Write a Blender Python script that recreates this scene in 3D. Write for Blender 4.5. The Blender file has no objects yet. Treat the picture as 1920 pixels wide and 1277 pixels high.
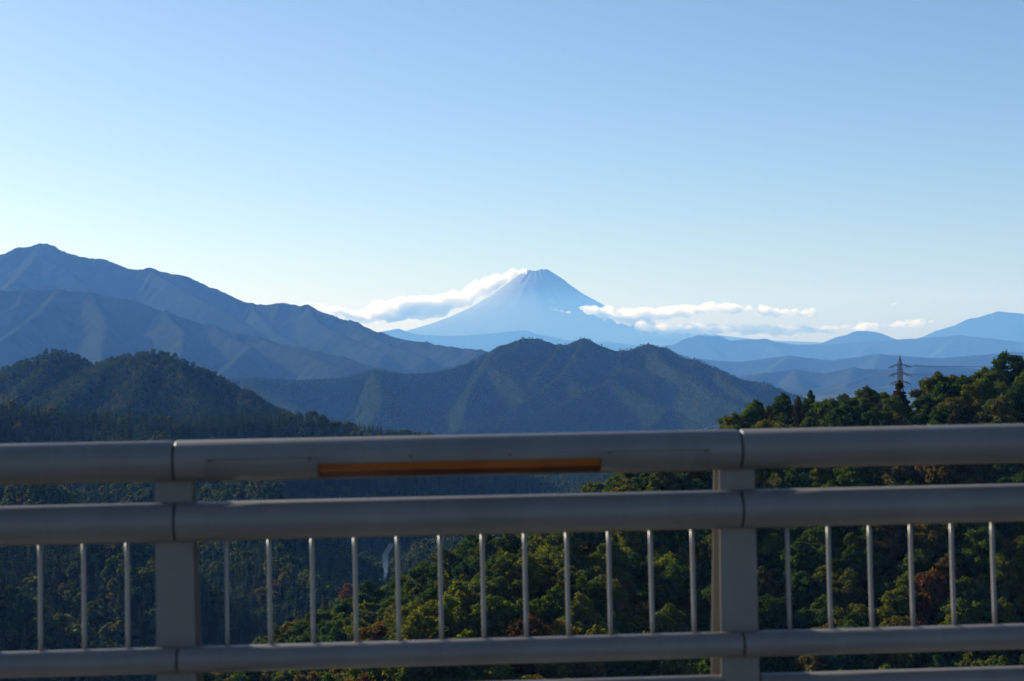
import bpy, math, random
import numpy as np
from mathutils import Matrix, Vector

random.seed(7)
RNG = np.random.default_rng(7)
R_ = math.radians
scene = bpy.context.scene
COL = scene.collection

# ------------------------------------------------------------------ camera
F = 3300.0                                     # focal length in pixels of a 1920 px wide frame
CW, CH = 1920.0, 1277.0
ROLL, PITCH = -0.0165, 6.5 / F
camd = bpy.data.cameras.new("camera")
cam = bpy.data.objects.new("camera", camd)
COL.objects.link(cam)
camd.sensor_fit = 'HORIZONTAL'
camd.sensor_width = 36.0
camd.lens = 36.0 * F / CW
camd.clip_start = 0.1
camd.clip_end = 200000.0
CAM_ROT = Matrix.Rotation(math.pi / 2 + PITCH, 3, 'X') @ Matrix.Rotation(ROLL, 3, 'Z')
cam.matrix_world = CAM_ROT.to_4x4()
camd.dof.use_dof = True
camd.dof.focus_distance = 900.0
camd.dof.aperture_fstop = 5.6
scene.camera = cam

# ------------------------------------------------------------------ light
SUN_AZ, SUN_EL = R_(-50.0), R_(24.0)           # azimuth measured from +Y towards +X
w = bpy.data.worlds.new("World")
scene.world = w
w.use_nodes = True
nt = w.node_tree
nt.nodes.clear()
wo = nt.nodes.new('ShaderNodeOutputWorld')
bg = nt.nodes.new('ShaderNodeBackground')
sky = nt.nodes.new('ShaderNodeTexSky')
sky.sky_type = 'NISHITA'
sky.sun_disc = False
sky.sun_elevation = SUN_EL
sky.sun_rotation = SUN_AZ
sky.altitude = 1100.0
sky.air_density = 0.9
sky.dust_density = 1.4
sky.ozone_density = 4.0
bg.inputs['Strength'].default_value = 0.074
nt.links.new(sky.outputs[0], bg.inputs['Color'])
nt.links.new(bg.outputs[0], wo.inputs['Surface'])

sl = bpy.data.lights.new("sun", 'SUN')
sl.energy = 5.0
sl.angle = R_(0.53)
sl.color = (1.0, 0.93, 0.82)
sun = bpy.data.objects.new("sun", sl)
COL.objects.link(sun)
SUN_DIR = Vector((math.sin(SUN_AZ) * math.cos(SUN_EL), math.cos(SUN_AZ) * math.cos(SUN_EL), math.sin(SUN_EL)))
sun.rotation_euler = SUN_DIR.to_track_quat('Z', 'Y').to_euler()
sun.location = (0, 0, 60)

vs = scene.view_settings
vs.view_transform = 'Standard'
vs.look = 'None'
vs.gamma = 1.0
vs.exposure = 0.8
vs.use_curve_mapping = False
scene.cycles.max_bounces = 8
scene.cycles.diffuse_bounces = 3
scene.cycles.glossy_bounces = 3
scene.cycles.transmission_bounces = 3
scene.cycles.volume_bounces = 6
scene.cycles.transparent_max_bounces = 12
scene.cycles.use_denoising = True


# ------------------------------------------------------------------ helpers
CR = np.array(CAM_ROT)


def at(u, v, Y):
    """world point at depth Y seen at pixel (u, v) of a 1920 x 1277 frame"""
    d = CR @ np.array([(u - CW / 2) / F, -(v - CH / 2) / F, -1.0])
    return d * (Y / d[1])


def project(P):
    """pixels of world points (n,3)"""
    c = np.asarray(P, float) @ CR
    z = -c[:, 2]
    return CW / 2 + F * c[:, 0] / z, CH / 2 - F * c[:, 1] / z


def mesh_np(name, verts, faces, smooth=True):
    me = bpy.data.meshes.new(name)
    verts = np.ascontiguousarray(verts, dtype=np.float32)
    faces = np.ascontiguousarray(faces, dtype=np.int32)
    n, k = faces.shape
    me.vertices.add(len(verts))
    me.vertices.foreach_set('co', verts.ravel())
    me.loops.add(n * k)
    me.loops.foreach_set('vertex_index', faces.ravel())
    me.polygons.add(n)
    me.polygons.foreach_set('loop_start', np.arange(0, n * k, k, dtype=np.int32))
    me.polygons.foreach_set('loop_total', np.full(n, k, dtype=np.int32))
    me.polygons.foreach_set('use_smooth', np.full(n, smooth, dtype=bool))
    me.update(calc_edges=True)
    return me


def link(name, data, mat=None, parent=None, loc=None):
    o = bpy.data.objects.new(name, data)
    COL.objects.link(o)
    if mat is not None:
        data.materials.append(mat)
    if parent is not None:
        o.parent = parent
    if loc is not None:
        o.location = loc
    return o


def tag(o, label=None, cat=None, group=None, kind=None):
    if label: o['label'] = label
    if cat: o['category'] = cat
    if group: o['group'] = group
    if kind: o['kind'] = kind
    return o


def empty(name, loc=(0, 0, 0), rz=0.0):
    o = bpy.data.objects.new(name, None)
    COL.objects.link(o)
    o.location = loc
    o.rotation_euler = (0, 0, rz)
    o.empty_display_size = 0.2
    return o


class MB:
    """collects vertices and faces (tris and quads) for one mesh"""
    def __init__(s):
        s.v, s.f = [], []

    def add(s, vs_, fs_):
        b = len(s.v)
        s.v += [tuple(p) for p in vs_]
        s.f += [tuple(i + b for i in f) for f in fs_]

    def box(s, lo, hi):
        x0, y0, z0 = lo
        x1, y1, z1 = hi
        s.add([(x0, y0, z0), (x1, y0, z0), (x1, y1, z0), (x0, y1, z0),
               (x0, y0, z1), (x1, y0, z1), (x1, y1, z1), (x0, y1, z1)],
              [(0, 3, 2, 1), (4, 5, 6, 7), (0, 1, 5, 4), (1, 2, 6, 5), (2, 3, 7, 6), (3, 0, 4, 7)])

    def tube(s, pts, rad, n=8, cap=True):
        pts = [Vector(p) for p in pts]
        if not hasattr(rad, '__len__'):
            rad = [rad] * len(pts)
        b = len(s.v)
        up = None
        for i, p in enumerate(pts):
            d = (pts[min(i + 1, len(pts) - 1)] - pts[max(i - 1, 0)]).normalized()
            if up is None:
                up = Vector((0, 0, 1)) if abs(d.z) < 0.9 else Vector((1, 0, 0))
            a = d.cross(up).normalized()
            c = a.cross(d).normalized()
            up = c
            for k in range(n):
                t = 2 * math.pi * k / n
                s.v.append(tuple(p + (a * math.cos(t) + c * math.sin(t)) * rad[i]))
        for i in range(len(pts) - 1):
            for k in range(n):
                k2 = (k + 1) % n
                s.f.append((b + i * n + k, b + i * n + k2, b + (i + 1) * n + k2, b + (i + 1) * n + k))
        if cap:
            s.f.append(tuple(b + k for k in range(n))[::-1])
            e = b + (len(pts) - 1) * n
            s.f.append(tuple(e + k for k in range(n)))

    def mesh(s, name, smooth=False):
        me = bpy.data.meshes.new(name)
        me.from_pydata(s.v, [], s.f)
        if smooth:
            me.polygons.foreach_set('use_smooth', [True] * len(me.polygons))
        me.update()
        return me

    def build(s, name, mat, parent=None, smooth=False):
        return link(name, s.mesh(name, smooth), mat, parent)


# ---- noise
def _hash(ix, iy, seed):
    h = (ix.astype(np.int64) * 374761393 + iy.astype(np.int64) * 668265263 + seed * 1442695041) & 0xFFFFFFFF
    h = ((h ^ (h >> 13)) * 1274126177) & 0xFFFFFFFF
    h = h ^ (h >> 16)
    return (h & 0xFFFF) / 65535.0


def vnoise(x, y, seed=0):
    ix, iy = np.floor(x), np.floor(y)
    fx, fy = x - ix, y - iy
    fx = fx * fx * fx * (fx * (fx * 6 - 15) + 10)
    fy = fy * fy * fy * (fy * (fy * 6 - 15) + 10)
    a = _hash(ix, iy, seed); b = _hash(ix + 1, iy, seed)
    c = _hash(ix, iy + 1, seed); d = _hash(ix + 1, iy + 1, seed)
    return (a + (b - a) * fx) * (1 - fy) + (c + (d - c) * fx) * fy


def fbm(x, y, oct=5, seed=0, gain=0.5):
    s = np.zeros_like(x, dtype=float); a = 1.0; t = 0.0
    for i in range(oct):
        s += a * (vnoise(x, y, seed + i * 17) - 0.5) * 2
        t += a
        a *= gain
        x, y = x * 2.03 + 13.7, y * 2.03 - 7.1
    return s / t


def ridged(x, y, oct=4, seed=0, gain=0.5):
    s = np.zeros_like(x, dtype=float); a = 1.0; t = 0.0
    for i in range(oct):
        s += a * (1 - np.abs(vnoise(x, y, seed + i * 31) * 2 - 1))
        t += a
        a *= gain
        x, y = x * 2.03 + 3.7, y * 2.03 - 9.1
    return s / t


def ridge_field(X, Y, ridges, smooth=0.0):
    """height of the highest of many ridges; ridge = (points (n,3), slope or (left slope, right slope), rounding).
    Also returns the distance from the winning ridge line"""
    H = np.full(X.shape, -1e9)
    D = np.full(X.shape, 1e9)
    for pts, s, rw in ridges:
        sl_, sr_ = s if isinstance(s, tuple) else (s, s)
        pts = np.asarray(pts, float)
        for p, q in zip(pts[:-1], pts[1:]):
            e = q[:2] - p[:2]
            L2 = max(e @ e, 1e-9)
            rx, ry = X - p[0], Y - p[1]
            t = np.clip((rx * e[0] + ry * e[1]) / L2, 0, 1)
            dx, dy = rx - t * e[0], ry - t * e[1]
            d = np.sqrt(dx * dx + dy * dy)
            side = e[0] * ry - e[1] * rx
            sc = np.where(side > 0, sl_, sr_)
            h = p[2] + t * (q[2] - p[2]) - sc * (np.sqrt(d * d + rw * rw) - rw)
            if smooth > 0:
                m = np.maximum(H, h)
                k = np.maximum(smooth - np.abs(H - h), 0) / smooth
                h2 = m + k * k * smooth * 0.25
            else:
                h2 = np.maximum(H, h)
            D = np.where(h > H, d, D)
            H = h2
    return H, D


# ------------------------------------------------------------------ materials
def new_mat(name):
    m = bpy.data.materials.new(name)
    m.use_nodes = True
    t = m.node_tree
    t.nodes.clear()
    out = t.nodes.new('ShaderNodeOutputMaterial')
    return m, t, out


def N(t, typ, **kw):
    n = t.nodes.new(typ)
    for k, v in kw.items():
        setattr(n, k, v)
    return n


def noise_node(t, scale, detail=4, coord='Object', rough=0.55):
    tc = N(t, 'ShaderNodeTexCoord')
    nz = N(t, 'ShaderNodeTexNoise')
    nz.inputs['Scale'].default_value = scale
    nz.inputs['Detail'].default_value = detail
    nz.inputs['Roughness'].default_value = rough
    t.links.new(tc.outputs[coord], nz.inputs['Vector'])
    return nz


def ramp(t, src, stops, interp='LINEAR'):
    r = N(t, 'ShaderNodeValToRGB')
    r.color_ramp.interpolation = interp
    el = r.color_ramp.elements
    while len(el) < len(stops):
        el.new(0.5)
    for e, (p, c) in zip(el, stops):
        e.position = p
        e.color = (*c, 1)
    t.links.new(src, r.inputs['Fac'])
    return r


def pbr(name, c1, c2, scale, rough=0.5, bump=0.0, metallic=0.0, spec=0.5, coord='Object', bscale=None, coat=0.0):
    m, t, out = new_mat(name)
    b = N(t, 'ShaderNodeBsdfPrincipled')
    nz = noise_node(t, scale, 6, coord)
    r = ramp(t, nz.outputs['Fac'], [(0.35, c1), (0.65, c2)])
    t.links.new(r.outputs['Color'], b.inputs['Base Color'])
    b.inputs['Roughness'].default_value = rough
    b.inputs['Metallic'].default_value = metallic
    b.inputs['Specular IOR Level'].default_value = spec
    b.inputs['Coat Weight'].default_value = coat
    b.inputs['Coat Roughness'].default_value = 0.15
    if bump > 0:
        nb = noise_node(t, bscale or scale * 4, 6, coord)
        bp = N(t, 'ShaderNodeBump')
        bp.inputs['Strength'].default_value = bump
        t.links.new(nb.outputs['Fac'], bp.inputs['Height'])
        t.links.new(bp.outputs['Normal'], b.inputs['Normal'])
    t.links.new(b.outputs['BSDF'], out.inputs['Surface'])
    return m


def leaf_mat(name, mode, stops=None, trans=0.4):
    """foliage: mode 'tint' takes the object's own colour, mode 'random' picks from a ramp per plant"""
    m, t, out = new_mat(name)
    oi = N(t, 'ShaderNodeObjectInfo')
    if mode == 'tint':
        base = oi.outputs['Color']
    else:
        base = ramp(t, oi.outputs['Random'], stops).outputs['Color']
    nz = noise_node(t, 0.9, 3, 'Object')
    v = N(t, 'ShaderNodeMapRange')
    v.inputs['From Min'].default_value = 0.3
    v.inputs['From Max'].default_value = 0.7
    v.inputs['To Min'].default_value = 0.65
    v.inputs['To Max'].default_value = 1.4
    t.links.new(nz.outputs['Fac'], v.inputs['Value'])
    hs = N(t, 'ShaderNodeHueSaturation')
    hv = N(t, 'ShaderNodeMapRange')
    hv.inputs['To Min'].default_value = 0.475
    hv.inputs['To Max'].default_value = 0.525
    nz2 = noise_node(t, 0.5, 2, 'Object')
    t.links.new(nz2.outputs['Fac'], hv.inputs['Value'])
    t.links.new(hv.outputs['Result'], hs.inputs['Hue'])
    t.links.new(v.outputs['Result'], hs.inputs['Value'])
    t.links.new(base, hs.inputs['Color'])
    d = N(t, 'ShaderNodeBsdfDiffuse')
    tr = N(t, 'ShaderNodeBsdfTranslucent')
    sat = N(t, 'ShaderNodeMixRGB', blend_type='MULTIPLY')
    sat.inputs['Fac'].default_value = 1.0
    sat.inputs['Color2'].default_value = (1.35, 1.25, 0.5, 1)
    t.links.new(hs.outputs['Color'], sat.inputs['Color1'])
    t.links.new(sat.outputs['Color'], tr.inputs['Color'])
    mx = N(t, 'ShaderNodeMixShader')
    mx.inputs['Fac'].default_value = trans
    t.links.new(hs.outputs['Color'], d.inputs['Color'])
    t.links.new(d.outputs['BSDF'], mx.inputs[1])
    t.links.new(tr.outputs['BSDF'], mx.inputs[2])
    t.links.new(mx.outputs['Shader'], out.inputs['Surface'])
    return m


def forest_floor(name, stops, scale):
    m, t, out = new_mat(name)
    nz = noise_node(t, scale, 8, 'Object', 0.65)
    r = ramp(t, nz.outputs['Fac'], stops)
    d = N(t, 'ShaderNodeBsdfDiffuse')
    t.links.new(r.outputs['Color'], d.inputs['Color'])
    nb = noise_node(t, scale * 10, 6, 'Object', 0.7)
    bp = N(t, 'ShaderNodeBump')
    bp.inputs['Strength'].default_value = 0.6
    bp.inputs['Distance'].default_value = 0.5 / scale / 10
    t.links.new(nb.outputs['Fac'], bp.inputs['Height'])
    t.links.new(bp.outputs['Normal'], d.inputs['Normal'])
    t.links.new(d.outputs['BSDF'], out.inputs['Surface'])
    return m


M = {}
M['leaf'] = leaf_mat('leaf', 'tint', trans=0.42)
M['needle'] = leaf_mat('needle', 'tint', trans=0.25)
GREENS = [(0.0, (0.026, 0.054, 0.014)), (0.35, (0.042, 0.072, 0.016)), (0.65, (0.062, 0.086, 0.018)),
          (0.88, (0.088, 0.090, 0.020)), (0.97, (0.110, 0.084, 0.022)), (1.0, (0.105, 0.060, 0.022))]
DARKS = [(0.0, (0.020, 0.042, 0.014)), (0.5, (0.031, 0.055, 0.017)), (0.8, (0.045, 0.064, 0.019)), (1.0, (0.064, 0.068, 0.021))]
M['leaf_mix'] = leaf_mat('leaf_mix', 'random', GREENS, 0.4)
M['needle_mix'] = leaf_mat('needle_mix', 'random', DARKS, 0.25)
M['bark'] = pbr('bark', (0.045, 0.034, 0.025), (0.085, 0.066, 0.05), 3.0, 0.9, 0.5)
M['soil'] = forest_floor('soil', [(0.3, (0.009, 0.014, 0.005)), (0.7, (0.020, 0.023, 0.009))], 0.05)
M['wooded'] = forest_floor('wooded', [(0.3, (0.010, 0.020, 0.006)), (0.52, (0.020, 0.030, 0.008)), (0.72, (0.032, 0.036, 0.010))], 0.016)
M['far_wood'] = forest_floor('far_wood', [(0.3, (0.008, 0.014, 0.005)), (0.52, (0.018, 0.024, 0.008)), (0.72, (0.040, 0.036, 0.012))], 0.010)
M['plain'] = forest_floor('plain', [(0.3, (0.03, 0.04, 0.02)), (0.7, (0.07, 0.07, 0.04))], 0.002)

# painted railing steel: slight grime and small gloss changes
def paint(name, c, rough):
    m, t, out = new_mat(name)
    b = N(t, 'ShaderNodeBsdfPrincipled')
    nz = noise_node(t, 2.2, 8, 'Object', 0.65)
    r = ramp(t, nz.outputs['Fac'], [(0.3, tuple(x * 0.84 for x in c)), (0.7, tuple(x * 1.1 for x in c))])
    tc = N(t, 'ShaderNodeTexCoord')                 # rain streaks and splashed dirt
    mp = N(t, 'ShaderNodeMapping')
    mp.inputs['Scale'].default_value = (16.0, 5.0, 2.2)
    t.links.new(tc.outputs['Object'], mp.inputs['Vector'])
    n2 = N(t, 'ShaderNodeTexNoise'); n2.inputs['Scale'].default_value = 1.0; n2.inputs['Detail'].default_value = 7; n2.inputs['Roughness'].default_value = 0.7
    t.links.new(mp.outputs['Vector'], n2.inputs['Vector'])
    r2 = ramp(t, n2.outputs['Fac'], [(0.38, (0.80, 0.79, 0.77)), (0.56, (1, 1, 1))])
    mu = N(t, 'ShaderNodeMixRGB', blend_type='MULTIPLY'); mu.inputs['Fac'].default_value = 0.35
    t.links.new(r.outputs['Color'], mu.inputs['Color1']); t.links.new(r2.outputs['Color'], mu.inputs['Color2'])
    t.links.new(mu.outputs['Color'], b.inputs['Base Color'])
    mr = N(t, 'ShaderNodeMapRange')
    mr.inputs['To Min'].default_value = rough + 0.10
    mr.inputs['To Max'].default_value = rough - 0.06
    t.links.new(n2.outputs['Fac'], mr.inputs['Value'])
    t.links.new(mr.outputs['Result'], b.inputs['Roughness'])
    b.inputs['Specular IOR Level'].default_value = 0.5
    t.links.new(b.outputs['BSDF'], out.inputs['Surface'])
    return m


M['paint'] = paint('rail_paint', (0.172, 0.156, 0.140), 0.40)
M['bar_paint'] = paint('baluster_paint', (0.27, 0.25, 0.228), 0.40)
M['sleeve'] = pbr('sleeve_steel', (0.02, 0.02, 0.02), (0.04, 0.04, 0.04), 8, 0.6)
M['screw'] = pbr('screw_steel', (0.06, 0.06, 0.06), (0.10, 0.10, 0.10), 40, 0.4, metallic=0.8)
M['amber'] = pbr('amber_lens', (0.27, 0.066, 0.004), (0.33, 0.085, 0.006), 9, 0.35)
M['amber_dark'] = pbr('brown_lens', (0.075, 0.018, 0.006), (0.11, 0.028, 0.01), 9, 0.55, spec=0.2)
M['asphalt'] = pbr('asphalt', (0.045, 0.045, 0.047), (0.065, 0.064, 0.063), 6, 0.85, 0.4, bscale=90)
M['concrete'] = pbr('concrete', (0.20, 0.19, 0.175), (0.27, 0.26, 0.24), 3, 0.85, 0.3, bscale=40)
M['white_line'] = pbr('road_paint', (0.62, 0.62, 0.6), (0.75, 0.75, 0.73), 8, 0.7)
M['steel'] = pbr('pylon_steel', (0.03, 0.032, 0.035), (0.05, 0.052, 0.055), 2, 0.7)
M['ceramic'] = pbr('insulator_glaze', (0.05, 0.04, 0.035), (0.08, 0.065, 0.055), 5, 0.35)
M['cable'] = pbr('cable_metal', (0.12, 0.12, 0.12), (0.18, 0.18, 0.18), 2, 0.5)


# ------------------------------------------------------------------ bridge deck and road
RA = math.atan(0.067)                           # the railing runs almost across the view
RY0 = 6.245
RT_L, BAY = -1.191, 2.0
RZ = -1.65                                      # road level under the camera


def rail_frame(o):
    o.location = (0, RY0, 0)
    o.rotation_euler = (0, 0, RA)
    return o


mb = MB(); mb.box((-70, -9.0, RZ - 1.3), (70, 0.45, RZ - 0.006))
deck = rail_frame(mb.build('bridge_deck', M['concrete'])); tag(deck, kind='structure')
mb = MB(); mb.box((-70, -8.4, RZ - 0.004), (70, -0.301, RZ))
road = rail_frame(mb.build('road', M['asphalt'])); tag(road, kind='structure')
mb = MB(); mb.box((-70, -0.30, RZ - 0.004), (70, 0.44, RZ + 0.22))
kerb = rail_frame(mb.build('kerb', M['concrete'])); tag(kerb, kind='structure')
mb = MB(); mb.box((-70, -0.85, RZ + 0.001), (70, -0.70, RZ + 0.004))
rail_line = rail_frame(mb.build('road_marking', M['white_line'])); tag(rail_line, kind='structure')

# ------------------------------------------------------------------ valley terrain near the bridge
def A3(lst, dz=0.0):
    return [tuple(at(u, v, Y) + np.array((0, 0, dz))) for u, v, Y in lst]


GR = []
# wooded hillside on the right, falling from its crest towards the bridge
GR.append((A3([(2500, 565, 470), (2200, 645, 430), (2050, 695, 410), (1920, 726, 400), (1780, 741, 390), (1640, 750, 400), (1500, 785, 400),
               (1380, 822, 392), (1280, 885, 380), (1180, 955, 362), (1060, 1055, 330), (940, 1108, 300), (860, 1155, 280), (790, 1240, 262),
               (710, 1360, 245), (620, 1520, 230)], -6.5), (0.42, 1.15), 9.0))
# plateau and spurs on the left side of the valley
GR.append((A3([(-900, 700, 1500), (-300, 745, 1450), (0, 778, 1400), (180, 792, 1380), (330, 806, 1380), (480, 797, 1420), (560, 797, 1500),
               (680, 818, 1600), (800, 832, 1750)]), (0.35, 0.62), 30.0))
GR.append(([(-680, 1250, 10), (-590, 950, 80), (-535, 680, 105), (-480, 420, 90), (-420, 260, 60)], 0.80, 20.0))  # added ridge, crest out of view at left, raised to shade the valley
GR.append((A3([(180, 792, 1380), (360, 860, 1180), (470, 920, 1060), (560, 955, 1010), (640, 1010, 980)]), 0.85, 10.0))
GR.append((A3([(-200, 760, 1420), (-60, 850, 1050), (80, 935, 900), (200, 1010, 830), (300, 1090, 790), (440, 1175, 770)]), 0.80, 10.0))
GR.append((A3([(-500, 800, 1100), (-350, 930, 800), (-200, 1050, 660)]), 0.6, 10.0))
GR.append((A3([(470, 920, 1060), (560, 1020, 930), (620, 1100, 870), (670, 1165, 850)]), 0.85, 8.0))
# spurs closing the valley in the middle distance
GR.append((A3([(500, 868, 2000), (640, 890, 1920), (740, 912, 1850), (880, 930, 1750), (960, 948, 1650), (1040, 968, 1600)]), 0.45, 18.0))
GR.append((A3([(800, 832, 1750), (700, 870, 1900)]), 0.45, 18.0))
GR.append((A3([(1500, 850, 2900), (1250, 880, 2700), (1120, 895, 2500), (1010, 905, 2350), (950, 930, 2200)]), 0.45, 22.0))
GR.append((A3([(1300, 900, 1500), (1130, 960, 1350), (1000, 1000, 1220), (880, 1022, 1130), (780, 1050, 1060), (730, 1090, 1010)]), 0.5, 10.0))
GR.append((A3([(880, 1250, 740), (800, 1192, 700), (740, 1158, 680), (695, 1165, 660), (655, 1225, 640)]), 0.55, 10.0))
GR.append((A3([(1150, 880, 3300), (900, 880, 3200), (800, 868, 3100), (680, 855, 3000)]), 0.35, 25.0))


RIV_Z = -140.0
RIV = [(at(u, 1050, Y)[0], Y) for u, Y in ((735, 1250), (722, 1180), (723, 1110), (717, 1060), (708, 1000), (695, 900))]


def river_dist(x, y):
    d = np.full(np.shape(x), 1e9)
    for p, q in zip(RIV[:-1], RIV[1:]):
        e = np.array(q) - np.array(p)
        t = np.clip(((x - p[0]) * e[0] + (y - p[1]) * e[1]) / (e @ e), 0, 1)
        d = np.minimum(d, np.hypot(x - p[0] - t * e[0], y - p[1] - t * e[1]))
    return d


def floor_h(x, y):
    r = np.sqrt(x * x + y * y)
    return np.interp(r, [0, 120, 300, 700, 1200, 2200, 3400, 4500], [-60, -78, -105, -150, -152, -165, -205, -270])


def ground_h(x, y):
    H, D = ridge_field(x, y, GR, smooth=8.0)
    r = np.sqrt(x * x + y * y)
    am = np.clip((r - 60) / 900, 0.0, 1.0) * 12 + 2.0
    H = H - am * np.clip(D / 90, 0, 1) * (ridged(x / 130, y / 130, 4, 5) * 1.3 - 0.4)
    fl = floor_h(x, y) + fbm(x / 160, y / 160, 4, 11) * 5
    H = np.maximum(H, fl) + np.maximum(0, 6 - np.abs(H - fl)) ** 2 / 24
    near = np.clip((60 - r) / 60, 0, 1)
    H = H - near * 10 + fbm(x / 38, y / 38, 4, 3) * 1.5
    rd = river_dist(x, y)
    return np.where(rd < 60, np.minimum(H, RIV_Z - 1.5 + np.maximum(0, rd - 5) * 0.6), H)


TH = np.linspace(R_(-52), R_(52), 441)
RR = np.concatenate([np.linspace(12, 180, 22), np.geomspace(190, 4600, 300)])
TG, RG = np.meshgrid(TH, RR)
GX, GY = RG * np.sin(TG), RG * np.cos(TG)
GZ = ground_h(GX, GY)


def grid_faces(nr, nc):
    i = np.arange(nr - 1)[:, None] * nc + np.arange(nc - 1)[None, :]
    i = i.ravel()
    return np.stack([i, i + 1, i + nc + 1, i + nc], 1)


me = mesh_np('valley_ground', np.stack([GX, GY, GZ], -1).reshape(-1, 3), grid_faces(*GX.shape)[:, ::-1])
ground = link('valley_ground', me, M['soil'])
tag(ground, kind='structure')

# wide base sheet that carries the ground to the horizon
BASE_Z = -330.0
gx = np.linspace(-21500, 21500, 44); gy = np.linspace(-1800, 43500, 46)
PX, PY = np.meshgrid(gx, gy)
PZ = BASE_Z + 12 * fbm(PX / 6000, PY / 6000, 3, 77)
me = mesh_np('ground', np.stack([PX, PY, PZ], -1).reshape(-1, 3), grid_faces(*PX.shape))
plain = link('ground', me, M['plain'])
tag(plain, kind='structure')


# ------------------------------------------------------------------ mountains
def mountain(name, label, ridges, x0, x1, y0, y1, step, mat, base, gully=(160.0, 18.0), rough=(40, 2.0), seed=1, smooth=10.0, reach=120.0, canopy=(0, 0)):
    nx, ny = int((x1 - x0) / step) + 1, int((y1 - y0) / step) + 1
    X, Y = np.meshgrid(np.linspace(x0, x1, nx), np.linspace(y0, y1, ny))
    gs, ga = gully

    def hf(x, y):
        H, D = ridge_field(x, y, ridges, smooth)
        k = np.clip(D / reach, 0, 1)
        g = ridged(x / gs + 0.3 * fbm(x / gs / 2, y / gs / 2, 2, seed + 9), y / gs, 4, seed)
        H = H - ga * k * (1.25 - g * 1.35) + fbm(x / rough[0], y / rough[0], 4, seed + 4) * rough[1]
        return np.maximum(H, base)
    Z = hf(X, Y)
    if canopy[0]:                                   # tree tops
        wl, am = canopy
        Z = np.where(Z > base + 1, Z + am * (1 - 2 * np.abs(vnoise(X / wl, Y / wl, seed + 5) - 0.5)) * (0.5 + vnoise(X / wl / 5, Y / wl / 5, seed + 6)) + am * 0.6 * vnoise(X / wl * 2.3, Y / wl * 2.3, seed + 7), Z)
    me = mesh_np(name, np.stack([X, Y, Z], -1).reshape(-1, 3), grid_faces(ny, nx))
    o = link(name, me, mat)
    tag(o, label, kind='structure')
    return o, hf


TC = -7.0    # tree height taken off the crest lines of wooded hills
# round wooded hill on the left
HILL_R = [
    (A3([(200, 672, 2330), (250, 658, 2300), (290, 655, 2270), (330, 666, 2250), (370, 686, 2230), (400, 703, 2220), (450, 725, 2200),
         (500, 753, 2180), (560, 785, 2160), (640, 812, 2140)], TC), 0.60, 14.0),
    (A3([(-500, 760, 2500), (-200, 720, 2480), (-80, 706, 2480), (0, 690, 2460), (50, 672, 2450), (100, 655, 2450), (130, 658, 2450),
         (160, 678, 2450), (200, 700, 2440)], TC), 0.60, 14.0),
    (A3([(290, 655, 2270), (270, 690, 2210), (250, 725, 2150), (225, 760, 2090), (190, 800, 2010)], TC), 0.70, 8.0),
    (A3([(330, 666, 2250), (345, 705, 2180), (380, 745, 2110), (400, 785, 2060)], TC), 0.70, 8.0),
    (A3([(250, 658, 2300), (190, 690, 2250), (140, 725, 2190), (100, 765, 2120)], TC), 0.70, 8.0),
    (A3([(450, 725, 2200), (465, 755, 2140), (520, 790, 2100)], TC), 0.70, 8.0),
    (A3([(100, 655, 2450), (70, 700, 2370), (20, 745, 2290)], TC), 0.70, 8.0),
]
hill, hill_h = mountain('hill', 'rounded wooded hill with two humps at the left, before the blue mountains', HILL_R, -1300, -180, 1850, 2900, 9.0, M['wooded'], -230,
                        (95, 16), (30, 1.5), 21, 6.0, 60.0)

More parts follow.
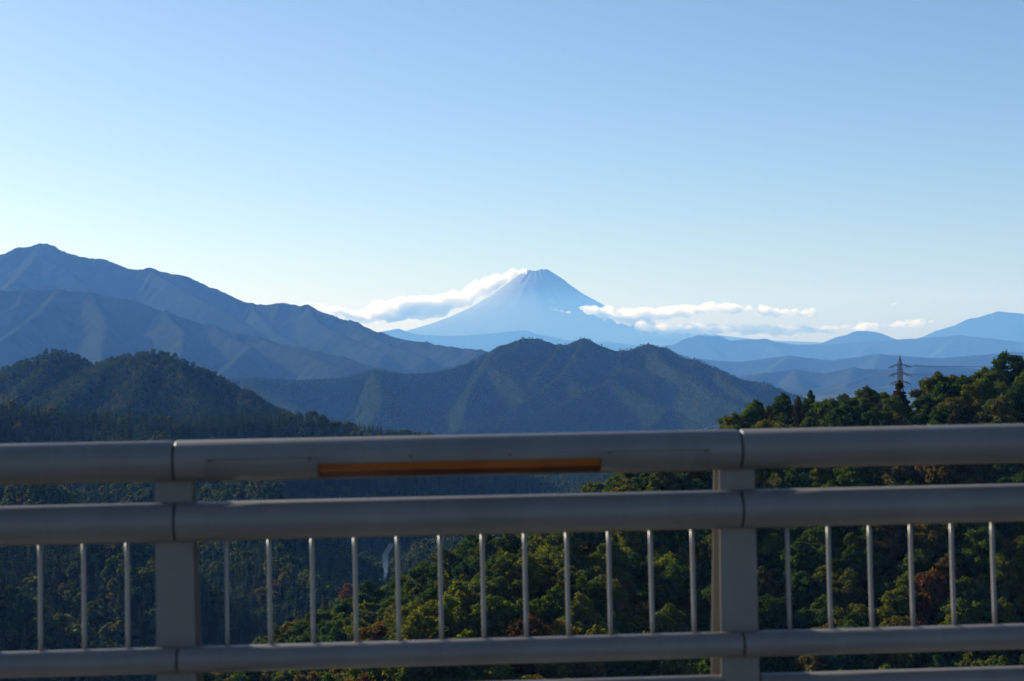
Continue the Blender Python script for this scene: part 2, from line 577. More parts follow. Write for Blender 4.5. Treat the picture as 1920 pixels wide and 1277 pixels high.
# dark ridge in the middle
CEN_R = [
    (A3([(250, 730, 5600), (380, 712, 5500), (450, 709, 5450), (480, 706, 5450), (560, 711, 5450), (640, 706, 5450), (700, 691, 5450), (740, 698, 5500),
         (780, 699, 5500), (840, 691, 5550), (900, 671, 5600), (915, 661, 5600), (940, 646, 5600), (980, 633, 5600), (1010, 633, 5600),
         (1050, 648, 5600), (1095, 632, 5600), (1130, 649, 5600), (1165, 659, 5600), (1215, 643, 5600), (1245, 651, 5600), (1270, 666, 5550),
         (1305, 672, 5500), (1340, 689, 5450), (1400, 711, 5400), (1440, 718, 5350), (1500, 742, 5300), (1560, 768, 5250), (1700, 800, 5200)], -4), 0.75, 20.0),
    (A3([(450, 709, 5450), (520, 742, 5200), (600, 782, 4950), (670, 812, 4750)], -4), 1.05, 8.0),
    (A3([(700, 691, 5450), (712, 720, 5250), (716, 750, 5080), (700, 785, 4920), (690, 820, 4780)], -4), 1.05, 8.0),
    (A3([(915, 661, 5600), (912, 685, 5420), (885, 720, 5250), (872, 760, 5080), (865, 800, 4930)], -4), 1.05, 8.0),
    (A3([(912, 685, 5420), (945, 695, 5300), (990, 730, 5150)], -4), 1.05, 8.0),
    (A3([(1050, 642, 5600), (1040, 665, 5450), (1010, 700, 5300), (1000, 725, 5200)], -4), 1.05, 8.0),
    (A3([(1095, 634, 5600), (1080, 665, 5420), (1058, 700, 5220), (1010, 733, 5060), (965, 762, 4940), (935, 790, 4840), (900, 820, 4750)], -4), 1.05, 6.0),
    (A3([(1058, 700, 5220), (1085, 722, 5080), (1095, 740, 5000)], -4), 1.05, 6.0),
    (A3([(1165, 654, 5600), (1160, 690, 5380), (1140, 716, 5180), (1100, 733, 5040), (1060, 752, 4930), (990, 775, 4800), (900, 795, 4680), (820, 812, 4580)], -4), 1.05, 6.0),
    (A3([(1140, 716, 5180), (1190, 735, 5030), (1250, 762, 4880), (1330, 800, 4700)], -4), 1.05, 6.0),
    (A3([(1160, 690, 5380), (1190, 690, 5330), (1230, 700, 5280)], -4), 1.05, 6.0),
    (A3([(1215, 645, 5600), (1250, 680, 5380), (1300, 705, 5200), (1340, 735, 5050), (1420, 775, 4850)], -4), 1.05, 8.0),
    (A3([(1340, 689, 5450), (1390, 730, 5200), (1470, 775, 4950)], -4), 1.05, 8.0),
    (A3([(1250, 762, 4880), (1230, 790, 4750), (1180, 815, 4640)], -4), 1.05, 6.0),
    (A3([(640, 850, 4300), (800, 822, 4450), (950, 830, 4400), (1100, 832, 4350), (1300, 828, 4400), (1450, 830, 4500)], -4), 0.6, 15.0),
]
cen, cen_h = mountain('mountain', 'dark forested ridge with many spurs across the middle, in front of the pale cone', CEN_R, -1500, 1500, 4150, 6300, 8.0, M['wooded'], -290,
                      (120, 44), (45, 3.5), 31, 8.0, 90.0)

# large blue mountain on the left and the ridge in front of it
L1 = [
    (A3([(-900, 600, 12000), (-500, 540, 11600), (-200, 520, 11400), (-100, 502, 11300), (0, 480, 11200), (35, 468, 11200), (50, 467, 11200), (75, 460, 11200), (95, 463, 11200),
         (130, 480, 11150), (190, 489, 11100), (255, 510, 11000), (280, 506, 11000), (345, 520, 10900), (400, 545, 10800), (470, 573, 10700),
         (530, 572, 10600), (575, 576, 10500), (620, 594, 10300), (660, 607, 10200), (710, 627, 10000), (740, 637, 9900), (800, 647, 9700), (900, 659, 9400),
         (1000, 690, 9200)]), 0.68, 40.0),
    (A3([(75, 460, 11200), (70, 485, 10850), (110, 500, 10650), (150, 530, 10400), (170, 550, 10250)]), 0.75, 20.0),
    (A3([(70, 485, 10850), (40, 515, 10500), (10, 545, 10200)]), 0.75, 20.0),
    (A3([(280, 506, 11000), (320, 535, 10650), (370, 560, 10300), (410, 580, 10050), (480, 620, 9700)]), 0.75, 20.0),
    (A3([(470, 573, 10700), (490, 600, 10300), (520, 630, 9900), (600, 665, 9300)]), 0.75, 20.0),
    (A3([(575, 576, 10500), (600, 610, 10050), (660, 640, 9700), (720, 665, 9300)]), 0.75, 20.0),
    (A3([(660, 607, 10200), (720, 645, 9700), (800, 672, 9300)]), 0.7, 20.0),
]
m1, m1_h = mountain('mountain', 'tall hazy blue mountain with a peak at the far left', L1, -5200, 300, 8700, 11800, 11.0, M['far_wood'], -320,
                    (300, 85), (70, 6.0), 41, 25.0, 240.0, (24.0, 7.0))
L2 = [
    (A3([(-600, 640, 9000), (-200, 570, 8800), (-100, 560, 8700), (0, 549, 8600), (50, 545, 8600), (110, 547, 8600), (170, 552, 8600), (240, 565, 8500), (310, 588, 8400),
         (400, 615, 8300), (480, 636, 8150), (560, 654, 8000), (640, 672, 7850), (720, 694, 7700), (800, 715, 7600)]), 0.68, 30.0),
    (A3([(110, 547, 8600), (85, 580, 8250), (40, 615, 7950), (0, 645, 7700), (-60, 690, 7400)]), 0.75, 16.0),
    (A3([(310, 588, 8400), (345, 625, 8000), (340, 665, 7600)]), 0.75, 16.0),
    (A3([(400, 615, 8300), (470, 655, 7800), (430, 690, 7400)]), 0.75, 16.0),
    (A3([(480, 636, 8150), (600, 675, 7600), (660, 700, 7300)]), 0.75, 16.0),
    (A3([(170, 552, 8600), (200, 610, 8000), (190, 680, 7300)]), 0.75, 16.0),
]
m2, m2_h = mountain('mountain', 'lower blue ridge with a pale spur, before the tall mountain at left', L2, -4000, 300, 6900, 9200, 10.0, M['far_wood'], -320,
                    (230, 70), (60, 5.0), 51, 20.0, 190.0, (21.0, 6.0))

# hazy ranges to the right and under the cone
def A3K(k, lst):
    return A3([(u, v, Y * k) for u, v, Y in lst])


R1 = [(A3K(1.56, [(560, 660, 24000), (660, 640, 24000), (715, 622, 24000), (745, 616, 24000), (780, 627, 24000), (850, 630, 24000), (900, 627, 24000), (945, 622, 24000), (985, 619, 24000),
           (1000, 624, 24000), (1040, 632, 24000), (1090, 642, 24000), (1140, 640, 24000), (1200, 648, 24000), (1300, 660, 24000), (1400, 680, 24000)]), 0.45, 60.0)]
mountain('mountain', 'low pale blue range at the foot of the snow streaked cone', R1, -5300, 5600, 36000, 39500, 70.0, M['far_wood'], -330, (700, 60), (160, 10), 61, 0.0, 400.0)
R2 = [(A3K(1.35, [(1000, 690, 20500), (1180, 660, 20500), (1265, 645, 20500), (1290, 634, 20500), (1310, 629, 20500), (1345, 630, 20500), (1370, 638, 20500), (1400, 636, 20500), (1435, 635, 20500),
           (1460, 642, 20500), (1500, 646, 20500), (1560, 645, 20500), (1640, 640, 20500), (1700, 636, 20400), (1730, 634, 20300), (1800, 628, 20200), (1850, 634, 20100),
           (1920, 642, 20000), (2100, 660, 20000), (2400, 640, 20000)]), 0.42, 60.0),
      (A3K(1.35, [(1310, 629, 20500), (1350, 670, 19600), (1420, 700, 19000)]), 0.45, 40.0),
      (A3K(1.35, [(1435, 635, 20500), (1480, 670, 19700), (1560, 700, 19000)]), 0.45, 40.0),
      (A3K(1.35, [(1640, 640, 20500), (1600, 675, 19700), (1560, 710, 18900)]), 0.45, 40.0),
      (A3K(1.35, [(1800, 628, 20200), (1760, 665, 19500), (1700, 700, 18900)]), 0.45, 40.0)]
R2.append((A3K(1.35, [(1000, 705, 17000), (1150, 692, 17000), (1300, 684, 17000), (1450, 694, 16800), (1600, 682, 16600), (1800, 688, 16500), (2000, 676, 16400), (2300, 690, 16400)]), 0.22, 60.0))
mountain('mountain', 'long hazy blue range behind the steel pylon', R2, -400, 12600, 20300, 29200, 65.0, M['far_wood'], -330, (800, 80), (160, 9), 71, 20.0, 450.0)
RF = [(A3([(1250, 730, 12300), (1340, 712, 12300), (1430, 700, 12200), (1490, 693, 12200), (1540, 700, 12100), (1600, 690, 12000), (1660, 694, 12000), (1720, 684, 12000), (1850, 692, 11900), (2100, 684, 11900)]), 0.42, 30.0),
      (A3([(1490, 693, 12200), (1500, 722, 11500), (1530, 745, 10900)]), 0.5, 20.0), (A3([(1600, 690, 12000), (1590, 722, 11300), (1570, 745, 10700)]), 0.5, 20.0),
      (A3([(1720, 684, 12000), (1700, 720, 11200), (1660, 750, 10500)]), 0.5, 20.0)]
mountain('mountain', 'low bluish foothills between the dark middle ridge and the near right hillside', RF, 900, 4600, 10200, 13200, 20.0, M['far_wood'], -325, (260, 40), (60, 4), 78, 12.0, 160.0)
RG2 = [(A3([(1150, 700, 17500), (1230, 684, 17500), (1300, 672, 17500), (1380, 679, 17500), (1480, 667, 17400), (1560, 676, 17300), (1650, 663, 17200), (1760, 672, 17200), (1900, 660, 17100), (2150, 672, 17000)]), 0.40, 40.0),
       (A3([(1300, 672, 17500), (1340, 692, 16600), (1360, 705, 16000)]), 0.5, 25.0), (A3([(1480, 667, 17400), (1450, 690, 16500), (1430, 706, 15800)]), 0.5, 25.0),
       (A3([(1650, 663, 17200), (1640, 690, 16200), (1600, 708, 15500)]), 0.5, 25.0), (A3([(1900, 660, 17100), (1850, 690, 16000), (1800, 712, 15200)]), 0.5, 25.0)]
mountain('mountain', 'hazy lower ridge in front of the long blue range at right', RG2, 800, 7200, 14900, 18600, 32.0, M['far_wood'], -327, (420, 60), (90, 5), 79, 15.0, 240.0)
R2B = [(A3K(1.35, [(1450, 660, 23500), (1550, 641, 23500), (1580, 629, 23500), (1610, 620, 23500), (1640, 622, 23500), (1680, 635, 23500), (1740, 650, 23500)]), 0.4, 80.0)]
mountain('mountain', 'smooth rounded hazy hump left of the far right mountain', R2B, 4000, 8500, 30000, 33400, 65.0, M['far_wood'], -330, (700, 50), (160, 8), 75, 0.0, 450.0)
R3 = [(A3K(1.35, [(1650, 655, 27000), (1720, 636, 27000), (1760, 619, 27000), (1800, 607, 27000), (1820, 597, 27000), (1835, 595, 27000), (1872, 583, 27000), (1900, 587, 27000), (1920, 588, 27000),
           (2000, 600, 27000), (2150, 590, 27000), (2400, 640, 27000)]), 0.45, 60.0)]
mountain('mountain', 'far blue mountain rising at the right edge above the hazy range', R3, 7000, 17600, 34500, 38800, 80.0, M['far_wood'], -330, (900, 80), (180, 10), 81, 0.0, 500.0)

# ------------------------------------------------------------------ the volcanic cone, beyond the haze
FY = 52000.0
pc = at(1006, 510, FY)
prof_px = [(0, 506), (18, 506), (24, 509), (44, 522), (84, 551), (124, 574), (160, 590), (200, 604), (260, 620), (320, 632), (420, 645), (700, 660)]
rad = np.array([p[0] for p in prof_px]) * FY / F
zz = np.array([at(1006 + p[0] * 0, p[1], FY)[2] for p in prof_px])
nr_, na_ = 150, 360
rr = np.concatenate([[0], np.geomspace(60, rad[-1], nr_ - 1)])
an = np.linspace(0, 2 * math.pi, na_ + 1)
AA, RRR = np.meshgrid(an, rr)
ZF = np.interp(RRR, rad, zz)
gul = fbm(np.cos(AA) * 9, np.sin(AA) * 9 + RRR / 9000, 4, 91)
ZF = ZF + gul * 16 * np.clip(RRR / 1500, 0, 1) * np.clip(1 - RRR / 9000, 0.15, 1) + 45 * fbm(np.cos(AA) * 2.2 + 4, np.sin(AA) * 2.2, 3, 93) * (RRR < 900)
ZF = np.where(RRR < 300, ZF - 80, ZF)
XF, YF = pc[0] + RRR * np.cos(AA), FY + RRR * np.sin(AA)
me = mesh_np('mountain', np.stack([XF, YF, ZF], -1).reshape(-1, 3), grid_faces(*XF.shape)[:, ::-1])
m, t, out = new_mat('volcanic_slope')
tc = N(t, 'ShaderNodeTexCoord')
sp = N(t, 'ShaderNodeSeparateXYZ')
t.links.new(tc.outputs['Object'], sp.inputs[0])
ad = N(t, 'ShaderNodeVectorMath', operation='MULTIPLY')
ad.inputs[1].default_value = (0.0016, 0.0016, 0.0003)
t.links.new(tc.outputs['Object'], ad.inputs[0])
nz = N(t, 'ShaderNodeTexNoise'); nz.inputs['Scale'].default_value = 1.0; nz.inputs['Detail'].default_value = 6
t.links.new(ad.outputs[0], nz.inputs['Vector'])
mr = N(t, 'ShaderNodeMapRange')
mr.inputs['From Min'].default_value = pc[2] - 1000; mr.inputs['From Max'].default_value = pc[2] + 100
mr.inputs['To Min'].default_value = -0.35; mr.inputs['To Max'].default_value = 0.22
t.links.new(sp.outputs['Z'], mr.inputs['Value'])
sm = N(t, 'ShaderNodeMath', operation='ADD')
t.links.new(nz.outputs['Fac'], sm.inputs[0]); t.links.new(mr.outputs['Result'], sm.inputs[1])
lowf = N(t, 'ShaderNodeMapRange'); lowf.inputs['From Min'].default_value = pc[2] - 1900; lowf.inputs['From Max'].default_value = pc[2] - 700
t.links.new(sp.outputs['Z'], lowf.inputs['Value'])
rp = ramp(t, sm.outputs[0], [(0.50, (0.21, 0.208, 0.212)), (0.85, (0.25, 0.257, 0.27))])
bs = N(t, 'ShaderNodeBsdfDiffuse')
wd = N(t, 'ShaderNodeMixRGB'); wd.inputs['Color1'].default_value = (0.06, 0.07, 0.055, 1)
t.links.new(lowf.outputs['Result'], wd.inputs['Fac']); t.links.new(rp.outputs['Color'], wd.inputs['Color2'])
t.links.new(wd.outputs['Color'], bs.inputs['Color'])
t.links.new(bs.outputs[0], out.inputs['Surface'])
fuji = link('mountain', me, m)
tag(fuji, 'tall pale conical volcano with flat summit and faint snow streaks', kind='structure')

# ------------------------------------------------------------------ haze: closed box round everything this side of the cone
HB = MB(); HB.box((-22500, -2300, BASE_Z - 18), (22500, 44500, 1050))
m, t, out = new_mat('haze_air')
pv = N(t, 'ShaderNodeVolumePrincipled')
pv.inputs['Color'].default_value = (0.14, 0.38, 1.0, 1)
pv.inputs['Absorption Color'].default_value = (1, 1, 1, 1)
pv.inputs['Density'].default_value = 4.2e-5
pv.inputs['Anisotropy'].default_value = 0.1
t.links.new(pv.outputs[0], out.inputs['Volume'])
haze = HB.build('haze', m)
tag(haze, 'thin blue haze filling the air over the valleys', kind='stuff')


# ------------------------------------------------------------------ clouds around the cone
def ico(sub=2):
    import bmesh
    bm = bmesh.new()
    bmesh.ops.create_icosphere(bm, subdivisions=sub, radius=1.0)
    v = np.array([x.co[:] for x in bm.verts]); f = np.array([[y.index for y in x.verts] for x in bm.faces])
    bm.free()
    return v, f


ICO_V, ICO_F = ico(2)


def cloud_mat(name, dens, g=0.6):
    m, t, out = new_mat(name)
    p = N(t, 'ShaderNodeVolumePrincipled')
    p.inputs['Color'].default_value = (1, 0.985, 0.96, 1)
    p.inputs['Absorption Color'].default_value = (1, 1, 1, 1)
    p.inputs['Anisotropy'].default_value = g
    tc = N(t, 'ShaderNodeTexCoord')
    mp = N(t, 'ShaderNodeMapping'); mp.inputs['Scale'].default_value = (1 / 520.0, 1 / 520.0, 1 / 300.0)
    nz = N(t, 'ShaderNodeTexNoise'); nz.inputs['Scale'].default_value = 1.0; nz.inputs['Detail'].default_value = 5; nz.inputs['Roughness'].default_value = 0.62
    mr = N(t, 'ShaderNodeMapRange', interpolation_type='SMOOTHSTEP')
    mr.inputs['From Min'].default_value = 0.27; mr.inputs['From Max'].default_value = 0.58
    mr.inputs['To Min'].default_value = 0.0; mr.inputs['To Max'].default_value = dens
    t.links.new(tc.outputs['Object'], mp.inputs['Vector']); t.links.new(mp.outputs['Vector'], nz.inputs['Vector'])
    t.links.new(nz.outputs['Fac'], mr.inputs['Value']); t.links.new(mr.outputs['Result'], p.inputs['Density'])
    t.links.new(p.outputs[0], out.inputs['Volume'])
    return m


CM_THICK = cloud_mat('cloud_thick', 0.0110)
CM_THIN = cloud_mat('cloud_thin', 0.0060)


def cloud(label, spine, Y, mat, n, flat=0.6, depth=1.0, seed=0, vox=52.0, wisp=1.0):
    """spine = (u, v, radius px); puffs strewn along it, fused into one ragged closed body"""
    rg = np.random.default_rng(seed)
    sp_ = np.array(spine, float)
    seg = np.hypot(np.diff(sp_[:, 0]), np.diff(sp_[:, 1]))
    cs = np.concatenate([[0], np.cumsum(seg)])
    V, Fc, b = [], [], 0
    for i in range(n):
        s = rg.random() * cs[-1] if i >= len(sp_) * 2 else cs[i // 2]
        u = np.interp(s, cs, sp_[:, 0]); v = np.interp(s, cs, sp_[:, 1]); r = np.interp(s, cs, sp_[:, 2])
        rr_ = r * rg.uniform(0.25, 0.72)
        off = (r - rr_) * rg.uniform(0, 1) ** 0.6
        a = rg.uniform(0, 2 * math.pi)
        du, dv = off * math.cos(a) * 1.5, off * math.sin(a) * 0.9
        c = at(u + du, v + dv, Y + rg.uniform(-1, 1) * r * depth * Y / F)
        R = rr_ * Y / F
        vv = ICO_V * R * np.array([rg.uniform(1.0, 1.7), 1.2, flat * rg.uniform(0.8, 1.25)])
        V.append(vv + c); Fc.append(ICO_F + b); b += len(vv)
    me = mesh_np('cloud', np.concatenate(V), np.concatenate(Fc))
    o = bpy.data.objects.new('cloud', me)
    COL.objects.link(o)
    md = o.modifiers.new('remesh', 'REMESH'); md.mode = 'VOXEL'; md.voxel_size = vox
    dg = bpy.context.evaluated_depsgraph_get()
    ev = o.evaluated_get(dg)
    me2 = bpy.data.meshes.new_from_object(ev)
    o.modifiers.clear()
    nv = len(me2.vertices)
    co = np.empty(nv * 3, np.float32); me2.vertices.foreach_get('co', co); co = co.reshape(-1, 3).astype(float)
    no = np.empty(nv * 3, np.float32); me2.vertices.foreach_get('normal', no); no = no.reshape(-1, 3)
    k = 210.0
    nse = fbm(co[:, 0] / k + co[:, 1] / 410, co[:, 2] / k + co[:, 1] / 330, 5, seed + 3, 0.6)
    co = co + no * (nse * 190 * wisp)[:, None]
    me2.vertices.foreach_set('co', co.astype(np.float32).ravel()); me2.update()
    me2.name = 'cloud'
    import bmesh
    bm = bmesh.new(); bm.from_mesh(me2); bm.verts.ensure_lookup_table()
    seen, best = set(), []
    for v0 in bm.verts:                            # keep one connected body
        if v0.index in seen: continue
        st, isl = [v0], []
        seen.add(v0.index)
        while st:
            q = st.pop(); isl.append(q)
            for e in q.link_edges:
                p = e.other_vert(q)
                if p.index not in seen: seen.add(p.index); st.append(p)
        if len(isl) > len(best): best = isl
    keep = set(best)
    bmesh.ops.delete(bm, geom=[q for q in bm.verts if q not in keep], context='VERTS')
    bm.to_mesh(me2); bm.free(); me2.update()
    o.data = me2
    me2.materials.clear(); me2.materials.append(mat)
    bpy.data.meshes.remove(me)
    tag(o, label, 'cloud', 'clouds around the distant cone')
    return o


CY = 47500.0
cloud('ragged white cloud bank trailing up the left flank of the cone',
      [(560, 577, 9), (600, 581, 12), (640, 588, 15), (690, 594, 18), (735, 580, 31), (770, 576, 32), (810, 576, 25), (845, 566, 21), (875, 555, 20), (905, 540, 19),
       (930, 528, 15), (960, 517, 10), (982, 509, 5)], CY, CM_THICK, 420, 0.75, 1.0, 5)
cloud('long flat white cloud crossing the right flank of the cone',
      [(1090, 578, 7), (1125, 584, 14), (1160, 592, 19), (1200, 596, 21), (1250, 587, 20), (1300, 580, 16), (1350, 576, 14), (1400, 580, 13), (1460, 584, 11), (1525, 587, 8)],
      CY, CM_THICK, 420, 0.55, 1.2, 9)
cloud('faint low cloud band lying on the hazy range right of the cone',
      [(1200, 612, 12), (1260, 616, 15), (1340, 618, 16), (1420, 620, 15), (1500, 619, 13), (1570, 616, 11), (1640, 611, 11), (1700, 607, 9), (1750, 604, 6)],
      CY - 800, CM_THIN, 520, 0.5, 1.5, 13)
cloud('tiny wisp of cloud in front of the cone, right of centre',
      [(1036, 580, 3.5), (1050, 583, 5), (1068, 586, 4), (1085, 588, 3.5)], 46500, CM_THIN, 60, 0.7, 1.0, 17, 45, 0.5)
cloud('small torn cloud low on the left flank of the cone', [(840, 592, 2), (855, 594, 3), (872, 594, 2)], 46500, CM_THIN, 20, 0.5, 1.0, 19, 40, 0.4)
cloud('slanting small wisp of cloud left of two flat wisps in clear sky', [(1668, 573, 2), (1676, 570, 3.5), (1685, 568, 2)], CY, CM_THIN, 20, 0.7, 1.0, 23, 40, 0.4)
cloud('flat wisp of cloud, longer of two side by side in clear sky', [(1706, 569, 2), (1720, 569, 3.2), (1733, 569, 2)], CY, CM_THIN, 20, 0.5, 1.0, 29, 40, 0.4)
cloud('flat wisp of cloud, shorter and right of two side by side', [(1738, 569, 1.5), (1750, 569, 2.6), (1762, 569, 1.5)], CY, CM_THIN, 16, 0.5, 1.0, 31, 40, 0.4)


# ------------------------------------------------------------------ plants
def cards(centres, normals, size, rg, stretch=1.3, bend=0.25):
    """leaf clumps: each a bent four-cornered patch"""
    n = len(centres)
    nrm = normals / np.maximum(np.linalg.norm(normals, axis=1, keepdims=True), 1e-6)
    ref = rg.normal(size=(n, 3))
    a = np.cross(nrm, ref); a /= np.maximum(np.linalg.norm(a, axis=1, keepdims=True), 1e-6)
    b = np.cross(nrm, a)
    s = (size * rg.uniform(0.6, 1.35, n))[:, None]
    a = a * s * stretch; b = b * s
    j = lambda: rg.uniform(0.75, 1.25, (n, 1))
    v = np.stack([centres - a * j(), centres - b * j() + nrm * s * bend * rg.uniform(-1, 1, (n, 1)),
                  centres + a * j(), centres + b * j() + nrm * s * bend * rg.uniform(-1, 1, (n, 1))], 1).reshape(-1, 3)
    f = np.arange(n * 4).reshape(n, 4)
    f = np.concatenate([f[:, [0, 1, 2]], f[:, [0, 2, 3]]], 0)
    return v, f


def sphere_dirs(n, rg):
    d = rg.normal(size=(n, 3))
    return d / np.linalg.norm(d, axis=1, keepdims=True)


def broadleaf_crown(seed, H=10.0, W=4.4, n_cards=3600, size=0.30, lobes=20, small=1.0):
    rg = np.random.default_rng(seed)
    L = []
    lean = rg.normal(size=2) * 0.05 * H
    lop = rg.uniform(0, 2 * math.pi, 3); lopa = rg.uniform(0.12, 0.30, 3)
    for i in range(lobes):
        a = rg.uniform(0, 2 * math.pi)
        q = rg.uniform(0, 1) ** 0.85
        zc = H * (0.22 + 0.68 * q)
        env = W * math.sqrt(max(0.04, 1 - ((q - 0.34) / 0.74) ** 2)) * (1 + sum(lopa[k] * math.sin((k + 1) * a + lop[k]) for k in range(3)))
        rr_ = env * rg.uniform(0.15, 1.0) ** 0.6 * 0.86
        r = W * rg.uniform(0.15, 0.34) * small * (1.1 - 0.25 * q)
        L.append((rr_ * math.cos(a) + lean[0] * q, rr_ * math.sin(a) + lean[1] * q, zc, r, r * rg.uniform(0.55, 0.9)))
    L.append((lean[0], lean[1], H * 0.93, W * 0.22, W * 0.22))
    L = np.array(L)
    wts = L[:, 3] ** 2; wts /= wts.sum()
    idx = rg.choice(len(L), n_cards, p=wts)
    d = sphere_dirs(n_cards, rg)
    d[:, 2] = np.where(rg.random(n_cards) < 0.4, np.abs(d[:, 2]), d[:, 2])
    rad_ = np.stack([L[idx, 3], L[idx, 3], L[idx, 4]], 1)
    lump = 1 + 0.22 * np.sin(d[:, 0] * 7 + idx) * np.sin(d[:, 1] * 6 - idx) + 0.16 * rg.normal(size=n_cards)
    depth = 1 - 0.45 * rg.random(n_cards) ** 2.0
    c = L[idx, :3] + d * rad_ * (lump * depth)[:, None]
    nrm = d + rg.normal(size=(n_cards, 3)) * 0.6 + np.array([0, 0, 0.4])
    v, f = cards(c, nrm, size, rg)
    # inner masses of leaves that close the crown
    vs_, fs_, b = [v], [f], len(v)
    for l in L:
        vv = ICO1_V * np.array([l[3], l[3], l[4]]) * 0.58 * (1 + 0.2 * rg.normal(size=(len(ICO1_V), 1))) + l[:3]
        vs_.append(vv); fs_.append(ICO1_F + b); b += len(vv)
    return np.concatenate(vs_), np.concatenate(fs_), L


ICO1_V, ICO1_F = ico(1)


def trunk_mesh(H, r, L, seed, top=0.62):
    rg = random.Random(seed)
    mb = MB()
    pts = [(0, 0, -1.2)]
    for i in range(1, 5):
        pts.append((rg.uniform(-.15, .15) * i * 0.6, rg.uniform(-.15, .15) * i * 0.6, H * top * i / 4))
    mb.tube(pts, [r * 1.3, r, r * 0.85, r * 0.65, r * 0.35], 7)
    if L is not None:
        for l in L[:: max(1, len(L) // 7)]:
            z0 = H * rg.uniform(0.2, 0.45)
            mb.tube([(0, 0, z0), (l[0] * 0.5, l[1] * 0.5, (z0 + l[2]) / 2 + 0.3), (l[0], l[1], l[2])], [r * 0.45, r * 0.3, r * 0.12], 5)
    return mb.mesh('trunk', True)


def conifer_crown(seed, H=13.0, W=2.6, levels=16, per=9, droop=0.35, z0=0.12, ragged=0.25, seg=2, wid=0.5, tip=0.12):
    rg = np.random.default_rng(seed)
    V, Fc = [], []
    b = 0
    for i in range(levels):
        q = i / (levels - 1)
        z = H * (z0 + (0.97 - z0) * q ** 0.92)
        Rl = W * (1 - q) ** 0.85 * (0.75 + 0.25 * math.sin(i * 2.1 + seed)) + tip
        nb = max(4, int(per * (1 - 0.5 * q)))
        for k in range(nb):
            a = 2 * math.pi * (k + rg.uniform(-0.35, 0.35)) / nb + i * 0.7
            Rb = Rl * rg.uniform(1 - ragged * 1.5, 1 + ragged)
            ca, sa = math.cos(a), math.sin(a)
            wv = wid * (0.45 + 0.75 * Rb / W) * rg.uniform(0.7, 1.3)
            zt = z - droop * Rb * rg.uniform(0.5, 1.4)
            p = [(0, 0, z + 0.25), (ca * Rb * 0.55 - sa * wv, sa * Rb * 0.55 + ca * wv, (z + zt) / 2 - 0.12 - rg.uniform(0, .2)),
                 (ca * Rb * 0.62, sa * Rb * 0.62, (z + zt) / 2 + 0.22), (ca * Rb * 0.55 + sa * wv, sa * Rb * 0.55 - ca * wv, (z + zt) / 2 - 0.12 - rg.uniform(0, .2)),
                 (ca * Rb, sa * Rb, zt)]
            V += p
            Fc += [(b, b + 1, b + 2), (b, b + 2, b + 3), (b + 1, b + 4, b + 2), (b + 2, b + 4, b + 3)]
            b += 5
    # leader
    V += [(0.12, 0, H * 0.93), (-0.12, 0.1, H * 0.93), (0, -0.12, H * 0.93), (0, 0, H * 1.03)]
    Fc += [(b, b + 1, b + 3), (b + 1, b + 2, b + 3), (b + 2, b, b + 3)]
    return np.array(V), np.array(Fc)


def pine_crown(seed, H=11.0, W=2.6, n_cards=1500, tufts=26, size=0.22):
    """loose pine: needle tufts on uneven tiers"""
    rg = np.random.default_rng(seed)
    L = []
    for i in range(tufts):
        q = rg.uniform(0.0, 1.0)
        a = rg.uniform(0, 2 * math.pi)
        env = W * (1 - q) ** 0.7 + 0.25
        rr_ = env * rg.uniform(0.2, 1.0)
        L.append((rr_ * math.cos(a), rr_ * math.sin(a), H * (0.30 + 0.68 * q) + rr_ * 0.1, rg.uniform(0.55, 1.05) * (1.15 - 0.5 * q), rg.uniform(0.3, 0.5)))
    L.append((0, 0, H * 0.98, 0.35, 0.6))
    L = np.array(L)
    idx = rg.integers(0, len(L), n_cards)
    d = sphere_dirs(n_cards, rg)
    rad_ = np.stack([L[idx, 3], L[idx, 3], L[idx, 4]], 1)
    c = L[idx, :3] + d * rad_ * (1 - 0.5 * rg.random((n_cards, 1)) ** 2)
    v, f = cards(c, d + rg.normal(size=(n_cards, 3)) * 0.8, size, rg, 2.0)
    return v, f, L


BL = []          # broadleaf variants: crown mesh, trunk mesh, height, half width
for i, (H_, W_) in enumerate([(9.5, 4.2), (11.0, 4.4), (8.5, 3.9), (10.5, 3.4), (12.0, 4.7), (7.5, 3.4), (9.0, 4.6), (11.5, 3.3), (8.0, 4.3)]):
    v, f, L = broadleaf_crown(100 + i, H_, W_, 7500, 0.20, 40 + i % 4 * 6)
    BL.append((mesh_np('crown', v, f, False), trunk_mesh(H_, 0.19, L, 200 + i), H_, W_))
CF = []          # spruce / larch variants
for i, (H_, W_) in enumerate([(13.0, 2.7), (15.0, 3.0), (11.0, 2.4), (14.0, 2.3), (12.0, 2.9)]):
    v, f = conifer_crown(300 + i, H_, W_, 17, 10, 0.3 + 0.08 * (i % 3), 0.10, 0.28, wid=0.75)
    CF.append((mesh_np('crown', v, f, False), trunk_mesh(H_, 0.16, None, 320 + i, 0.9), H_, W_))
PN = []
for i, (H_, W_) in enumerate([(12.0, 3.0), (10.0, 3.3), (12.5, 2.8), (9.0, 2.8)]):
    v, f, L = pine_crown(400 + i, H_, W_, 2600, 30, 0.22)
    PN.append((mesh_np('crown', v, f, False), trunk_mesh(H_, 0.15, L, 420 + i, 0.95), H_, W_))
for c, tm, *_ in BL: c.materials.append(M['leaf']); tm.materials.append(M['bark'])
for c, tm, *_ in CF + PN: c.materials.append(M['needle']); tm.materials.append(M['bark'])

# coarser kinds of the same plants for the massed far woods (sources of the scattered masses, not placed themselves)
def src(name, v, f, mat):
    me = mesh_np(name, v, f, False)
    me.materials.append(mat)
    return bpy.data.objects.new(name, me)


